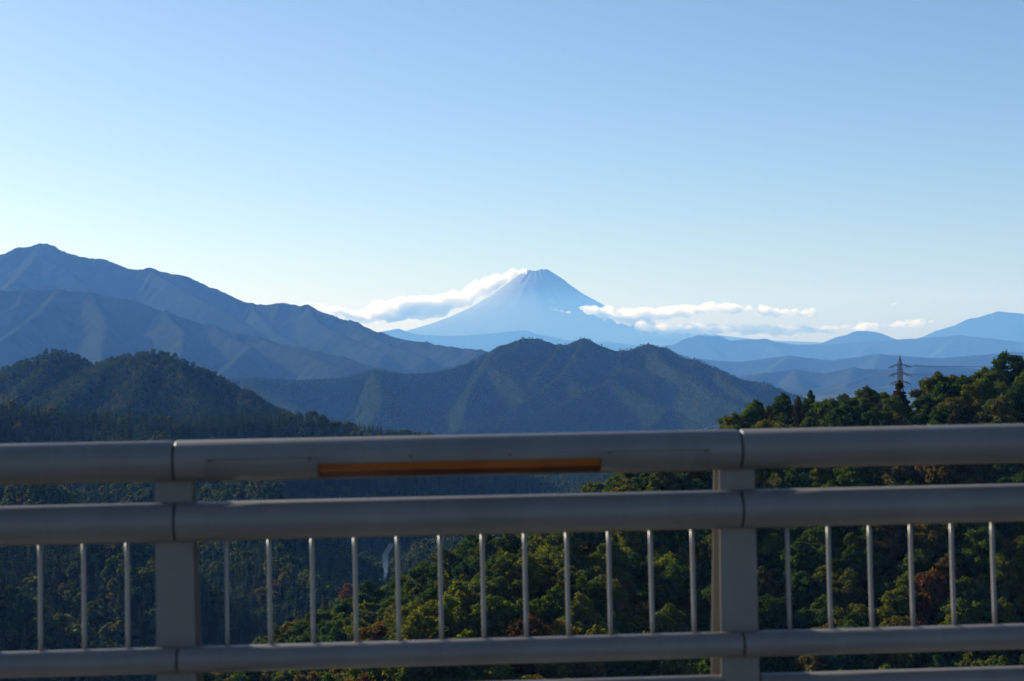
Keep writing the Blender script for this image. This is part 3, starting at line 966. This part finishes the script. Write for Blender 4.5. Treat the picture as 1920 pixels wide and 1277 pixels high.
FAR_BL, FAR_CF, FAR_C2 = [], [], []
for i in range(4):
    v, f, L = broadleaf_crown(500 + i, 8.5 + i * 0.7, 4.2, 460, 0.62, 14, 1.25)
    FAR_BL.append(src('leafy_crown', v, f, M['leaf_mix']))
for i in range(4):
    v, f = conifer_crown(520 + i, 9.5 + i * 0.8, 3.0, 9, 9, 0.35, 0.04, 0.3, wid=0.9, tip=0.45)
    FAR_CF.append(src('needle_crown', v, f, M['needle_mix']))
SHRUB = []
for i in range(3):
    rg = np.random.default_rng(540 + i)
    d = sphere_dirs(130, rg); d[:, 2] = np.abs(d[:, 2])
    v, f = cards(d * np.array([1.6, 1.6, 1.5]) * rg.uniform(0.45, 1, (130, 1)), d + rg.normal(size=(130, 3)) * .6, 0.26, rg)
    SHRUB.append(src('shrub_leaves', v, f, M['leaf_mix']))


def scatter(name, label, P, scl, rot, idx, sources, kind='stuff'):
    """one object: plants set on given points by geometry nodes"""
    me = bpy.data.meshes.new(name)
    P = np.ascontiguousarray(P, np.float32)
    me.vertices.add(len(P)); me.vertices.foreach_set('co', P.ravel())
    for nm, typ, arr in (('scl', 'FLOAT', scl), ('rot', 'FLOAT', rot)):
        a = me.attributes.new(nm, typ, 'POINT'); a.data.foreach_set('value', np.ascontiguousarray(arr, np.float32))
    a = me.attributes.new('idx', 'INT', 'POINT'); a.data.foreach_set('value', np.ascontiguousarray(idx, np.int32))
    o = link(name, me)
    ng = bpy.data.node_groups.new(name, 'GeometryNodeTree')
    ng.interface.new_socket('Geometry', in_out='INPUT', socket_type='NodeSocketGeometry')
    ng.interface.new_socket('Geometry', in_out='OUTPUT', socket_type='NodeSocketGeometry')
    gi = ng.nodes.new('NodeGroupInput'); go = ng.nodes.new('NodeGroupOutput')
    m2p = ng.nodes.new('GeometryNodeMeshToPoints')
    iop = ng.nodes.new('GeometryNodeInstanceOnPoints')
    jn = ng.nodes.new('GeometryNodeJoinGeometry')
    for s in reversed(sources):                    # the join puts its last input first
        ob = ng.nodes.new('GeometryNodeObjectInfo'); ob.inputs['Object'].default_value = s; ob.inputs['As Instance'].default_value = True
        ng.links.new(ob.outputs['Geometry'], jn.inputs[0])

    def attr(nm, typ):
        n = ng.nodes.new('GeometryNodeInputNamedAttribute'); n.data_type = typ; n.inputs['Name'].default_value = nm
        return n.outputs['Attribute']
    ng.links.new(gi.outputs[0], m2p.inputs['Mesh'])
    ng.links.new(m2p.outputs[0], iop.inputs['Points'])
    ng.links.new(jn.outputs[0], iop.inputs['Instance'])
    iop.inputs['Pick Instance'].default_value = True
    ng.links.new(attr('idx', 'INT'), iop.inputs['Instance Index'])
    cx = ng.nodes.new('ShaderNodeCombineXYZ'); ng.links.new(attr('rot', 'FLOAT'), cx.inputs['Z'])
    ng.links.new(cx.outputs[0], iop.inputs['Rotation'])
    ng.links.new(attr('scl', 'FLOAT'), iop.inputs['Scale'])
    ng.links.new(iop.outputs[0], go.inputs[0])
    md = o.modifiers.new('plants', 'NODES'); md.node_group = ng
    tag(o, label, kind=kind)
    return o


def jitter_grid(x0, x1, y0, y1, step, rg, jit=0.42):
    X, Y = np.meshgrid(np.arange(x0, x1, step), np.arange(y0, y1, step))
    X = X + (np.arange(X.shape[0]) % 2)[:, None] * step * 0.5
    X = X + rg.uniform(-jit, jit, X.shape) * step
    Y = Y + rg.uniform(-jit, jit, Y.shape) * step
    return X.ravel(), Y.ravel()


# running horizon of the ground as seen from the bridge, to leave out trees nobody can see
ELEV = np.maximum.accumulate((GZ + 4.0) / RG, axis=0)


def hidden(x, y, ztop):
    r = np.hypot(x, y); th = np.arctan2(x, y)
    ci = np.clip(np.round((th - TH[0]) / (TH[1] - TH[0])).astype(int), 0, len(TH) - 1)
    ri = np.clip(np.searchsorted(RR, r * 0.985) - 1, 0, len(RR) - 1)
    return ztop / r < ELEV[ri, ci]


# --- which trees stand where on the valley ground
rg = np.random.default_rng(77)
TREES = []      # x, y, z, kind, variant, scale, u, v, size px, colour name


def plant_zone(x, y, mask, kind, nvar, smin, smax, h):
    x, y = x[mask], y[mask]
    z = ground_h(x, y)
    return x, y, z


BROAD_COL = {
    'deep green': (0.036, 0.064, 0.01), 'olive green': (0.088, 0.096, 0.013), 'mid green': (0.064, 0.1, 0.012),
    'yellow green': (0.102, 0.118, 0.014), 'golden yellow': (0.16, 0.115, 0.014), 'rusty red': (0.105, 0.048, 0.016), 'brownish': (0.092, 0.066, 0.02)}
CON_COL = {'dark green': (0.026, 0.042, 0.013), 'grey green': (0.040, 0.054, 0.018), 'yellowish': (0.070, 0.068, 0.018), 'brownish': (0.058, 0.052, 0.018)}

AUTUMN = [((1265, 1330, 865, 925), 'rusty red'), ((1650, 1790, 868, 915), 'brownish'), ((1060, 1110, 1015, 1060), 'rusty red'), ((1150, 1215, 1070, 1130), 'brownish'),
          ((1850, 1930, 1000, 1060), 'golden yellow'), ((1690, 1730, 870, 905), 'rusty red'), ((1560, 1600, 990, 1030), 'brownish')]
# right hillside
hx, hy = jitter_grid(-70, 330, 90, 470, 5.5, rg)
r = np.hypot(hx, hy); th = np.arctan2(hx, hy)
H_all, D_all = ridge_field(hx, hy, GR)
H_r, D_r = ridge_field(hx, hy, GR[:1])
ok = (H_r >= H_all - 0.5) & (H_r > floor_h(hx, hy) - 4) & (th < R_(23)) & (r > 130)
hx, hy = hx[ok], hy[ok]
hz = ground_h(hx, hy)
ok = ~hidden(hx, hy, hz + 11)
hx, hy, hz = hx[ok], hy[ok], hz[ok]
hu, hv = project(np.stack([hx, hy, hz + 5], 1))
ok = (hu > -60) & (hu < 2000) & (hv < 1400)
hx, hy, hz, hu, hv = [a[ok] for a in (hx, hy, hz, hu, hv)]
for i in range(len(hx)):
    crest = hv[i] < 830
    q = vnoise(np.array([hx[i] / 30]), np.array([hy[i] / 30]), 5)[0]
    if crest and 1440 < hu[i] < 1900 and rg.random() < (0.34 if hu[i] < 1760 else 0.12):
        kind, var = 'pine_tree', rg.integers(0, len(PN))
        col = rg.choice(['dark green', 'grey green', 'yellowish', 'brownish'])
        s = rg.uniform(0.62, 0.95)
    else:
        kind, var = 'broadleaf_tree', rg.integers(0, len(BL))
        p = rg.random()
        if hu[i] > 1740 and crest:
            col = rg.choice(['deep green', 'mid green', 'mid green', 'olive green'])
        elif p < 0.02 + 0.03 * (q > 0.6): col = 'rusty red'
        elif p < 0.07: col = 'golden yellow' if rg.random() < 0.5 else 'brownish'
        elif p < 0.19: col = 'yellow green'
        elif p < 0.58: col = 'olive green'
        elif p < 0.80: col = 'mid green'
        else: col = 'deep green'
        s = rg.uniform(0.55, 1.02)
    for (a0, a1, b0, b1), cc in AUTUMN:
        if a0 < hu[i] < a1 and b0 < hv[i] < b1 and kind == 'broadleaf_tree': col = cc
    TREES.append([hx[i], hy[i], hz[i], kind, int(var), s, hu[i], hv[i], col])

# middle and left valley woods
vx, vy = [], []
x, y = jitter_grid(-640, 420, 300, 1150, 5.8, rg); vx.append(x); vy.append(y)
x, y = jitter_grid(-900, 900, 1150, 2300, 6.8, rg); vx.append(x); vy.append(y)
x, y = jitter_grid(-1300, 1300, 2300, 4300, 11.0, rg); vx.append(x); vy.append(y)
vx, vy = np.concatenate(vx), np.concatenate(vy)
H_all, _ = ridge_field(vx, vy, GR)
H_r, _ = ridge_field(vx, vy, GR[:1])
th = np.arctan2(vx, vy)
ok = ~((H_r >= H_all - 0.5) & (H_r > floor_h(vx, vy) - 4)) & (np.abs(th) < R_(31)) & (vx < 460)
vx, vy = vx[ok], vy[ok]
vz = ground_h(vx, vy)
ok = ~hidden(vx, vy, vz + 13)
vx, vy, vz = vx[ok], vy[ok], vz[ok]
vu, vv = project(np.stack([vx, vy, vz + 6], 1))
ok = (vu > -1250) & (vu < 2000) & (vv < 1700)
ok &= river_dist(vx, vy) > np.where((vy > 1060) & (vy < 1190), 2.9, 1.2)
vx, vy, vz, vu, vv = [a[ok] for a in (vx, vy, vz, vu, vv)]
mixn = vnoise(vx / 90, vy / 90, 61)
is_broad = (rg.random(len(vx)) < np.where(mixn > 0.62, 0.45, 0.06)) | ((vy < 720) & (vu > 630) & (vu < 830) & (vv > 1090))
dist = np.hypot(vx, vy)
lod_idx = rg.integers(0, 4, len(vx))
# the largest seen conifers become trees of their own, the rest of the wood one mass each
size_px = np.where(is_broad, 9.0, 13.0) * F / dist


def bars(u, v):
    """True where a railing bar or post stands in front of pixel (u, v)"""
    a = (v > 831 - .0203 * u) & (v < 906 - .0203 * u)
    b = (v > 950 - .0224 * u) & (v < 1025 - .0224 * u)
    c = (v > 1222 - .0281 * u) & (v < 1272 - .0281 * u)
    d = (v > 1310 - .0285 * u)
    e = (((u > 294) & (u < 368)) | ((u > 1332) & (u < 1418))) & (v > 880)
    return a | b | c | d | e | (u < 2) | (u > 1918)


def open_share(x, y, z, H, W):
    """share of a crown that the railing and the frame leave in view"""
    s = np.zeros(len(x))
    k = 0
    d = np.hypot(x, y)
    for fz in (0.4, 0.6, 0.8, 0.95):
        for fx in (-0.7, 0.0, 0.7):
            u, v = project(np.stack([x, y, z + H * fz], 1))
            s += ~bars(u + fx * W * F / d, v)
            k += 1
    return s / k


NEAR = np.array([[t[0], t[1], t[2]] for t in TREES])
NH = np.array([{'pine_tree': PN, 'broadleaf_tree': BL}[t[3]][t[4]][2] * t[5] for t in TREES])
NW = np.array([{'pine_tree': PN, 'broadleaf_tree': BL}[t[3]][t[4]][3] * t[5] for t in TREES])
NOP = open_share(NEAR[:, 0], NEAR[:, 1], NEAR[:, 2], NH, NW)

# ---- words for where a tree is seen, after the railing it is seen through
ORD = ['first', 'second', 'third', 'fourth', 'fifth', 'sixth', 'seventh', 'eighth', 'ninth', 'tenth', 'eleventh', 'twelfth', 'thirteenth', 'fourteenth', 'fifteenth', 'sixteenth', 'seventeenth', 'eighteenth', 'nineteenth', 'twentieth']
BAL = [(-99, 72, 154, 235), (422, 502, 582, 660, 740, 820, 899, 977, 1055, 1133, 1210, 1288), (1468, 1544, 1621, 1696, 1772, 1847, 1920)]


def place_words(u, v):
    if v < 868 - .0203 * u: zone = 'above top rail'
    elif v < 987 - .0224 * u: zone = 'between thick rails'
    elif v < 1247 - .0281 * u: zone = ''
    else: zone = 'under the balusters'
    if u < 331: bay, k = 'left', sum(1 for b in BAL[0] if u > b)
    elif u < 1375: bay, k = 'middle', sum(1 for b in BAL[1] if u > b)
    else: bay, k = 'right', sum(1 for b in BAL[2] if u > b)
    gap = ORD[min(max(k, 0), 11) if bay != 'left' else max(k - 1, 0)]
    if zone == '':
        return f'in {gap} baluster gap of {bay} bay'
    return f'{zone}, {gap} gap of {bay} bay'


LABELLED = []


def finish_labels():
    from collections import defaultdict
    g = defaultdict(list)
    for o, what, u, v in LABELLED:
        g[(what, place_words(u, v))].append((v, u, o))
    for (what, where), lst in g.items():
        lst.sort(key=lambda t: t[0])
        n = len(lst)
        for i, (v, u, o) in enumerate(lst):
            t = f'{what} {where}'
            if n == 2: t += ', the upper one' if i == 0 else ', the lower one'
            elif n > 2:
                t += ', highest there' if i == 0 else ', lowest there' if i == n - 1 else f', {ORD[min(i, 19)]} from top' if n <= 20 or i < 19 else ', among the lowest there'
            o['label'] = t


def grow(kind, x, y, z, protos, var, s, colour, rgb, group, what, u, v, rnd):
    cm, tm, H, W = protos[var]
    root = empty(kind, (x, y, z - 0.3), rnd.uniform(0, 6.28))
    root.scale = (s * rnd.uniform(0.92, 1.1), s * rnd.uniform(0.92, 1.1), s * rnd.uniform(0.92, 1.12))
    root.rotation_euler = (rnd.uniform(-.06, .06), rnd.uniform(-.06, .06), rnd.uniform(0, 6.28))
    c = bpy.data.objects.new('crown', cm); COL.objects.link(c); c.parent = root
    k = rnd.uniform(0.8, 1.22)
    c.color = (rgb[0] * k * rnd.uniform(.93, 1.07), rgb[1] * k, rgb[2] * k, 1)
    tk = bpy.data.objects.new('trunk', tm); COL.objects.link(tk); tk.parent = root
    tag(root, what, 'tree', group)
    LABELLED.append((root, what, u, v))
    return root


rnd = random.Random(5)
KIND_PRO = {'broadleaf_tree': BL, 'pine_tree': PN, 'conifer_tree': CF}
order = np.argsort(-(NH * F / np.hypot(NEAR[:, 0], NEAR[:, 1])) * (NOP > 0.2) - NOP * 0.01)
quota = {'broadleaf_tree': 270, 'pine_tree': 80}
left_over = []
for i in order:
    x, y, z, kind, var, s, u, v, col = TREES[i]
    if NOP[i] > 0.2 and quota[kind] > 0:
        quota[kind] -= 1
        rgb = BROAD_COL[col] if kind == 'broadleaf_tree' else CON_COL[col]
        nm = {'broadleaf_tree': 'broadleaf tree', 'pine_tree': 'pine'}[kind]
        uu, vv_ = project(np.array([[x, y, z + NH[i] * 0.65]]))
        grow(kind, x, y, z, KIND_PRO[kind], var, s, col, rgb, 'trees on the wooded hillside at right' if kind == 'broadleaf_tree' else 'pines along the crest of the right hillside',
             f'{col} {nm}', float(uu[0]), float(vv_[0]), rnd)
    else:
        left_over.append(i)

# conifers of the valley: the largest seen stand alone
VOP = open_share(vx, vy, vz, np.full(len(vx), 12.0), np.full(len(vx), 2.5))
cand = np.where(~is_broad & (VOP > 0.25))[0]
cand = cand[np.argsort(-size_px[cand])][:280]
single = np.zeros(len(vx), bool); single[cand] = True
for i in cand:
    col = rnd.choice(['dark green', 'dark green', 'grey green', 'grey green', 'yellowish', 'brownish'])
    var = rnd.randrange(len(CF))
    uu, vv_ = project(np.array([[vx[i], vy[i], vz[i] + 8.0]]))
    grow('conifer_tree', vx[i], vy[i], vz[i], CF, var, rnd.uniform(0.75, 1.12), col, CON_COL[col], 'conifers in the deep valley', f'{col} conifer', float(uu[0]), float(vv_[0]), rnd)
redc = np.where(is_broad & (vy < 720) & (vu > 640) & (vu < 830) & (vv > 1090) & (VOP > 0.25))[0][:24]
single[redc] = True
for i in redc:
    col = rnd.choice(['rusty red', 'brownish', 'rusty red', 'olive green', 'deep green'])
    uu, vv_ = project(np.array([[vx[i], vy[i], vz[i] + 6.0]]))
    grow('broadleaf_tree', vx[i], vy[i], vz[i], BL, rnd.randrange(len(BL)), rnd.uniform(0.8, 1.1), col, BROAD_COL[col], 'autumn trees on the small spur in the valley', f'{col} broadleaf tree', float(uu[0]), float(vv_[0]), rnd)
finish_labels()

# trees of the near hillside that the railing hides, and those past the count
lo = np.array([TREES[i][:3] for i in left_over]) if left_over else np.zeros((0, 3))
near_src = []
for i, cname in enumerate(['deep green', 'olive green', 'mid green', 'yellow green', 'mid green', 'olive green', 'brownish', 'mid green', 'olive green']):
    me = BL[i][0].copy(); me.materials.clear(); me.materials.append(M['leaf_mix'])
    near_src.append(bpy.data.objects.new('leafy_crown', me))
if len(lo):
    scatter('woods', 'leafy wood filling the gaps of the right hillside behind the railing', lo, rng_s := rg.uniform(0.8, 1.1, len(lo)), rg.uniform(0, 6.28, len(lo)), rg.integers(0, 9, len(lo)), near_src)
# undergrowth
ux, uy = jitter_grid(-70, 320, 120, 460, 2.4, rg)
H_all, _ = ridge_field(ux, uy, GR); H_r, _ = ridge_field(ux, uy, GR[:1])
ok = (H_r >= H_all - 0.5) & (np.abs(np.arctan2(ux, uy)) < R_(21))
ux, uy = ux[ok], uy[ok]; uz = ground_h(ux, uy)
scatter('undergrowth', 'low leafy undergrowth between the trees of the right hillside', np.stack([ux, uy, uz], 1), rg.uniform(0.6, 1.5, len(ux)), rg.uniform(0, 6.28, len(ux)), rg.integers(0, 3, len(ux)), SHRUB)

m_ = ~is_broad & ~single
P = np.stack([vx, vy, vz], 1)
scatter('forest', 'dense dark conifer wood covering the valley sides', P[m_], rg.uniform(0.75, 1.15, m_.sum()), rg.uniform(0, 6.28, m_.sum()), lod_idx[m_], FAR_CF)
m_ = is_broad & ~single
scatter('forest', 'mixed leafy wood with autumn tints on the valley spurs', P[m_], rg.uniform(0.75, 1.15, m_.sum()), rg.uniform(0, 6.28, m_.sum()), lod_idx[m_], FAR_BL)


def cover(name, label, hf, x0, x1, y0, y1, step, base, con, smin=0.8, smax=1.2, th0=-20, th1=20, facing=0.3):
    x, y = jitter_grid(x0, x1, y0, y1, step, rg)
    z = hf(x, y)
    dzdy = (hf(x, y + 15) - z) / 15                # keep the side turned to the bridge and a strip past the crest
    a = np.degrees(np.arctan2(x, y))
    ok = (z > base + 2) & (a > th0) & (a < th1) & (dzdy > -facing)
    x, y, z = x[ok], y[ok], z[ok]
    n = len(x)
    isb = rg.random(n) > np.clip(con + 0.8 * (vnoise(x / 140, y / 140, 3) - 0.5), 0.05, 0.95)
    idx = rg.integers(0, 4, n) + np.where(isb, 0, 4)
    return scatter(name, label, np.stack([x, y, z], 1), rg.uniform(smin, smax, n) * np.where(isb, 1.0, 0.95), rg.uniform(0, 6.28, n), idx, FAR_BL + FAR_CF)


cover('forest', 'dark green wood covering the spurs of the middle ridge', cen_h, -1500, 1500, 4150, 6000, 7.2, -288, 0.40, 0.42, 0.8)
cover('forest', 'autumn wood of leafy trees and pines on the rounded hill at left', hill_h, -1300, -180, 1850, 2700, 5.6, -228, -0.15, 0.42, 0.85)

# ------------------------------------------------------------------ river glimpsed in the valley bottom
mb = MB()
wv = []
for x, y in RIV:
    wv += [(x - 1.9, y, RIV_Z), (x + 1.9, y, RIV_Z)]
mb.add(wv, [(2 * k, 2 * k + 2, 2 * k + 3, 2 * k + 1) for k in range(len(RIV) - 1)])
m, t, out = new_mat('river_water')
b = N(t, 'ShaderNodeBsdfPrincipled')
b.inputs['Base Color'].default_value = (0.03, 0.05, 0.06, 1); b.inputs['Roughness'].default_value = 0.12; b.inputs['IOR'].default_value = 1.33
nz = noise_node(t, 1.5, 4); bp = N(t, 'ShaderNodeBump'); bp.inputs['Strength'].default_value = 0.35
t.links.new(nz.outputs['Fac'], bp.inputs['Height']); t.links.new(bp.outputs['Normal'], b.inputs['Normal'])
t.links.new(b.outputs[0], out.inputs['Surface'])
river = mb.build('river', m); tag(river, kind='structure')

# ------------------------------------------------------------------ steel pylon behind the hillside
def pylon(base, H, arm, label, rz, scale=1.0, thick=1.0):
    root = empty('pylon', base, rz)
    tag(root, label, 'pylon', 'power line towers')
    bw, tw = H * 0.065, H * 0.016
    hw = lambda z: np.interp(z, [0, H * 0.62, H * 0.90, H], [bw, H * 0.026, H * 0.020, 0.05])
    for sx, sy in ((1, 1), (1, -1), (-1, 1), (-1, -1)):
        mb = MB()
        zs = [0, H * 0.62, H * 0.90, H]
        mb.tube([(sx * hw(z), sy * hw(z), z) for z in zs], 0.13 * thick, 5)
        mb.build('leg', M['steel'], root)
    zl = [0]
    while zl[-1] < H * 0.96:
        zl.append(zl[-1] + max(1.4, hw(zl[-1]) * 1.9))
    zl[-1] = H * 0.97
    for z0, z1 in zip(zl[:-1], zl[1:]):
        mb = MB()
        a, b_ = hw(z0), hw(z1)
        c0 = [(a, a), (-a, a), (-a, -a), (a, -a)]; c1 = [(b_, b_), (-b_, b_), (-b_, -b_), (b_, -b_)]
        for k in range(4):
            k2 = (k + 1) % 4
            mb.tube([(*c0[k], z0), (*c1[k2], z1)], 0.075 * thick, 4)
            mb.tube([(*c0[k2], z0), (*c1[k], z1)], 0.075 * thick, 4)
            mb.tube([(*c1[k], z1), (*c1[k2], z1)], 0.06 * thick, 4)
        mb.build('lattice', M['steel'], root)
    tips = []
    for z in (H * 0.65, H * 0.76, H * 0.87):
        for s in (1, -1):
            mb = MB()
            x0, x1 = s * hw(z), s * arm
            tip = (x1, 0, z + 0.15)
            for sy in (1, -1):
                mb.tube([(x0, sy * hw(z), z), tip], 0.09 * thick, 4)
                mb.tube([(x0, sy * hw(z), z + 1.1), tip], 0.09 * thick, 4)
                for q in (0.33, 0.66):
                    p0 = np.array((x0, sy * hw(z), z)) * (1 - q) + np.array(tip) * q
                    p1 = np.array((x0, sy * hw(z), z + 1.1)) * (1 - q) + np.array(tip) * q
                    mb.tube([p0, p1], 0.06 * thick, 4)
            ar = mb.build('cross_arm', M['steel'], root)
            for sy in (1, -1):
                ins = MB()
                n = 7
                pts, rs = [], []
                for k in range(n * 2 + 1):
                    pts.append((tip[0] + s * 0.0, sy * (0.2 + k * 0.13), tip[2] - 0.2 - k * 0.05)); rs.append(0.07 if k % 2 == 0 else 0.20)
                ins.tube(pts, [q * thick for q in rs], 6)
                ins.build('insulator', M['ceramic'], ar)
            tips.append((tip[0], tip[2]))
    return root, tips


PY = 780.0
ptop = at(1687, 668, PY)
Hp = 34.0
prz = R_(-68)
pyl, tips = pylon((ptop[0], PY, ptop[2] - Hp), Hp, 4.3, 'dark steel lattice pylon rising behind the trees of the right crest', R_(18), thick=1.05)
tw = at(1016, 872, 2600.0)
pylon((tw[0], 2600.0, tw[2] - 30), 32.0, 3.6, 'small distant lattice pylon between the two thick rails in the middle bay', R_(40), thick=0.9)
# conductors: one run to the right, one falling away to the left
for z, s in ((tips[2][1], 1), (tips[4][1], 1), (tips[2][1], -1), (tips[4][1], -1)):
    for run, dx, dy, dz, sag in (('right', 330, 60, 22, 9), ('left', -170, 330, -58, 10)):
        ca, sa = math.cos(R_(18)), math.sin(R_(18))
        p0 = np.array((ptop[0] + s * 4.3 * ca, PY + s * 4.3 * sa, ptop[2] - Hp + z))
        mb = MB()
        pts = []
        for k in range(17):
            q = k / 16
            pts.append(p0 + np.array((dx * q, dy * q, dz * q - 4 * sag * q * (1 - q))))
        mb.tube(pts, 0.05, 4)
        c = mb.build('power_cable', M['cable'])
        hi = 'upper' if z > Hp * 0.83 else 'lower'
        ne = 'near' if (s == -1) else 'far'
        tag(c, f'thin {hi} power cable from the {ne} arm of the crest pylon running {run}', 'cable', 'power cables of the crest pylon')

# ------------------------------------------------------------------ the bridge railing
RH_TOP, RH_MID, RH_LOW, RH_FOOT = -0.390, -0.604, -1.087, -1.247
RR_TOP, RR_MID, RR_LOW, RR_FOOT = 0.0715, 0.0690, 0.0455, 0.0455
GAPW = 0.007


def pipe_mesh(name, x0, x1, r, seg=40):
    mb = MB()
    prof = [(x0, r - 0.006), (x0 + 0.003, r - 0.0015), (x0 + 0.007, r), (x1 - 0.007, r), (x1 - 0.003, r - 0.0015), (x1, r - 0.006)]
    n = seg
    for x, q in prof:
        for k in range(n):
            a = 2 * math.pi * k / n
            mb.v.append((x, q * math.cos(a), q * math.sin(a)))
    for i in range(len(prof) - 1):
        for k in range(n):
            k2 = (k + 1) % n
            mb.f.append((i * n + k, (i + 1) * n + k, (i + 1) * n + k2, i * n + k2))
    mb.f.append(tuple(range(n)))
    mb.f.append(tuple((len(prof) - 1) * n + k for k in range(n))[::-1])
    return mb.mesh(name, True)


def ob(name, me, parent, loc=(0, 0, 0), mat=None):
    o = bpy.data.objects.new(name, me); COL.objects.link(o); o.parent = parent; o.location = loc
    if mat is not None and not me.materials: me.materials.append(mat)
    return o


rail = empty('bridge_railing')
rail_frame(rail)
tag(rail, 'grey beige steel bridge railing with round rails and thin balusters across the whole view', 'railing')
JOINTS = [RT_L + BAY * k for k in (-2, -1, 0, 1, 2, 3)]
RAILS = (('top_rail', RH_TOP, RR_TOP), ('middle_rail', RH_MID, RR_MID), ('lower_rail', RH_LOW, RR_LOW))
for nm, h, r in RAILS:
    me = pipe_mesh(nm, GAPW / 2, BAY - GAPW / 2, r); me.materials.append(M['paint'])
    for j in JOINTS[:-1]:
        ob(nm, me, rail, (j, 0, h))
    mb = MB(); mb.tube([(-0.05, 0, 0), (0.05, 0, 0)], r - 0.007, 32)
    sm_ = mb.mesh('joint_sleeve', True); sm_.materials.append(M['sleeve'])
    for j in JOINTS:
        ob('joint_sleeve', sm_, rail, (j, 0, h))
me = pipe_mesh('foot_rail', 0.066, BAY - 0.066, RR_FOOT); me.materials.append(M['paint'])
for j in JOINTS[:-1]:
    ob('foot_rail', me, rail, (j, 0.035, RH_FOOT))

# posts: flanged section, deeper towards the foot
def post_mesh():
    mb = MB()
    fw, tf, tw_ = 0.0665, 0.006, 0.030
    zt, zb = RH_TOP - 0.03, RZ + 0.225
    yb = lambda z: np.interp(z, [zb, zt], [0.245, 0.115])
    y0 = 0.012
    zs = [zb, zb + (zt - zb) * 0.5, zt]
    for i in range(2):
        za, zc = zs[i], zs[i + 1]
        ya, yc = yb(za), yb(zc)
        wa, wc = np.interp(za, [zb, zt], [0.0700, 0.0640]), np.interp(zc, [zb, zt], [0.0700, 0.0640])
        for lo_a, hi_a, lo_c, hi_c, w0, w1 in ((y0, y0 + tf, y0, y0 + tf, wa, wc), (ya - tf, ya, yc - tf, yc, wa, wc), (y0 + tf, ya - tf, y0 + tf, yc - tf, tw_ / 2, tw_ / 2)):
            mb.add([(-w0, lo_a, za), (w0, lo_a, za), (w0, hi_a, za), (-w0, hi_a, za), (-w1, lo_c, zc), (w1, lo_c, zc), (w1, hi_c, zc), (-w1, hi_c, zc)],
                   [(0, 3, 2, 1), (4, 5, 6, 7), (0, 1, 5, 4), (1, 2, 6, 5), (2, 3, 7, 6), (3, 0, 4, 7)])
    return mb.mesh('post')


pm = post_mesh(); pm.materials.append(M['paint'])
mb = MB(); mb.box((-0.11, -0.04, RZ + 0.2215), (0.11, 0.29, RZ + 0.2405))
bm_ = mb.mesh('base_plate'); bm_.materials.append(M['paint'])
mb = MB(); mb.tube([(0, 0, 0), (0, 0, 0.03)], 0.013, 6)
nm_ = mb.mesh('anchor_bolt'); nm_.materials.append(M['screw'])
for j in JOINTS:
    p = ob('post', pm, rail, (j - 0.008, 0, 0))
    bp_ = ob('base_plate', bm_, p)
    for sx in (-1, 1):
        for yy in (-0.02, 0.265):
            ob('anchor_bolt', nm_, bp_, (sx * 0.09, yy, RZ + 0.2405))

# balusters, slightly bowed
mb = MB()
zb, zt = RH_LOW + RR_LOW - 0.006, RH_MID - RR_MID + 0.006
pts = [(0, 0.004 + 0.016 * math.sin(math.pi * 0.5 * q), zb + (zt - zb) * q) for q in np.linspace(0, 1, 7)]
mb.tube(pts, 0.0073, 14)
bal = mb.mesh('baluster', True); bal.materials.append(M['bar_paint'])
for j in JOINTS[:-1]:
    for k in range(12):
        ob('baluster', bal, rail, (j + 0.172 + k * 0.1505, 0, 0))

# cover plate with the amber reflector in the middle bay
def shell(x0, x1, a0, a1, r0, r1, n=14):
    mb = MB()
    for x in (x0, x1):
        for r in (r0, r1):
            for k in range(n + 1):
                a = R_(a0 + (a1 - a0) * k / n)
                mb.v.append((x, -r * math.cos(a), r * math.sin(a)))
    m_1 = n + 1
    for k in range(n):
        i00, i01, i10, i11 = k, m_1 + k, 2 * m_1 + k, 3 * m_1 + k
        mb.f += [(i00, i00 + 1, i10 + 1, i10), (i01, i11, i11 + 1, i01 + 1), (i00, i01, i01 + 1, i00 + 1), (i10, i10 + 1, i11 + 1, i11)]
    for k in (0, n):
        mb.f.append((k, 2 * m_1 + k, 3 * m_1 + k, m_1 + k))
    return mb


PX0, PX1 = 0.115, BAY - 0.118
LX0, LX1 = 0.500, 1.496
r0, r1 = RR_TOP + 0.0003, RR_TOP + 0.0034
plate = MB()
for a in ((PX0, LX0, -78, 6), (LX1, PX1, -78, 6), (LX0, LX1, -13, 6), (LX0, LX1, -78, -66)):
    s = shell(a[0], a[1], a[2], a[3], r0, r1, 16)
    plate.add(s.v, s.f)
cp = plate.build('cover_plate', M['paint'], rail, True)
cp.location = (JOINTS[2], 0, RH_TOP)
for a0, a1, nm, mt in ((-37, -13.5, 'upper_lens', 'amber'), (-65.5, -37.5, 'lower_lens', 'amber_dark')):
    s = shell(LX0 + 0.003, LX1 - 0.003, a0, a1, r0, r0 + 0.001, 10)
    l = s.build(nm, M[mt], cp, True)
for k in range(6):
    x = PX0 + 0.012 + k * (PX1 - PX0 - 0.024) / 5
    mb = MB(); a = R_(2)
    mb.tube([(x, -r1 * math.cos(a), r1 * math.sin(a)), (x, -(r1 + 0.0025) * math.cos(a), (r1 + 0.0025) * math.sin(a))], 0.0055, 10)
    mb.build('screw', M['screw'], cp)
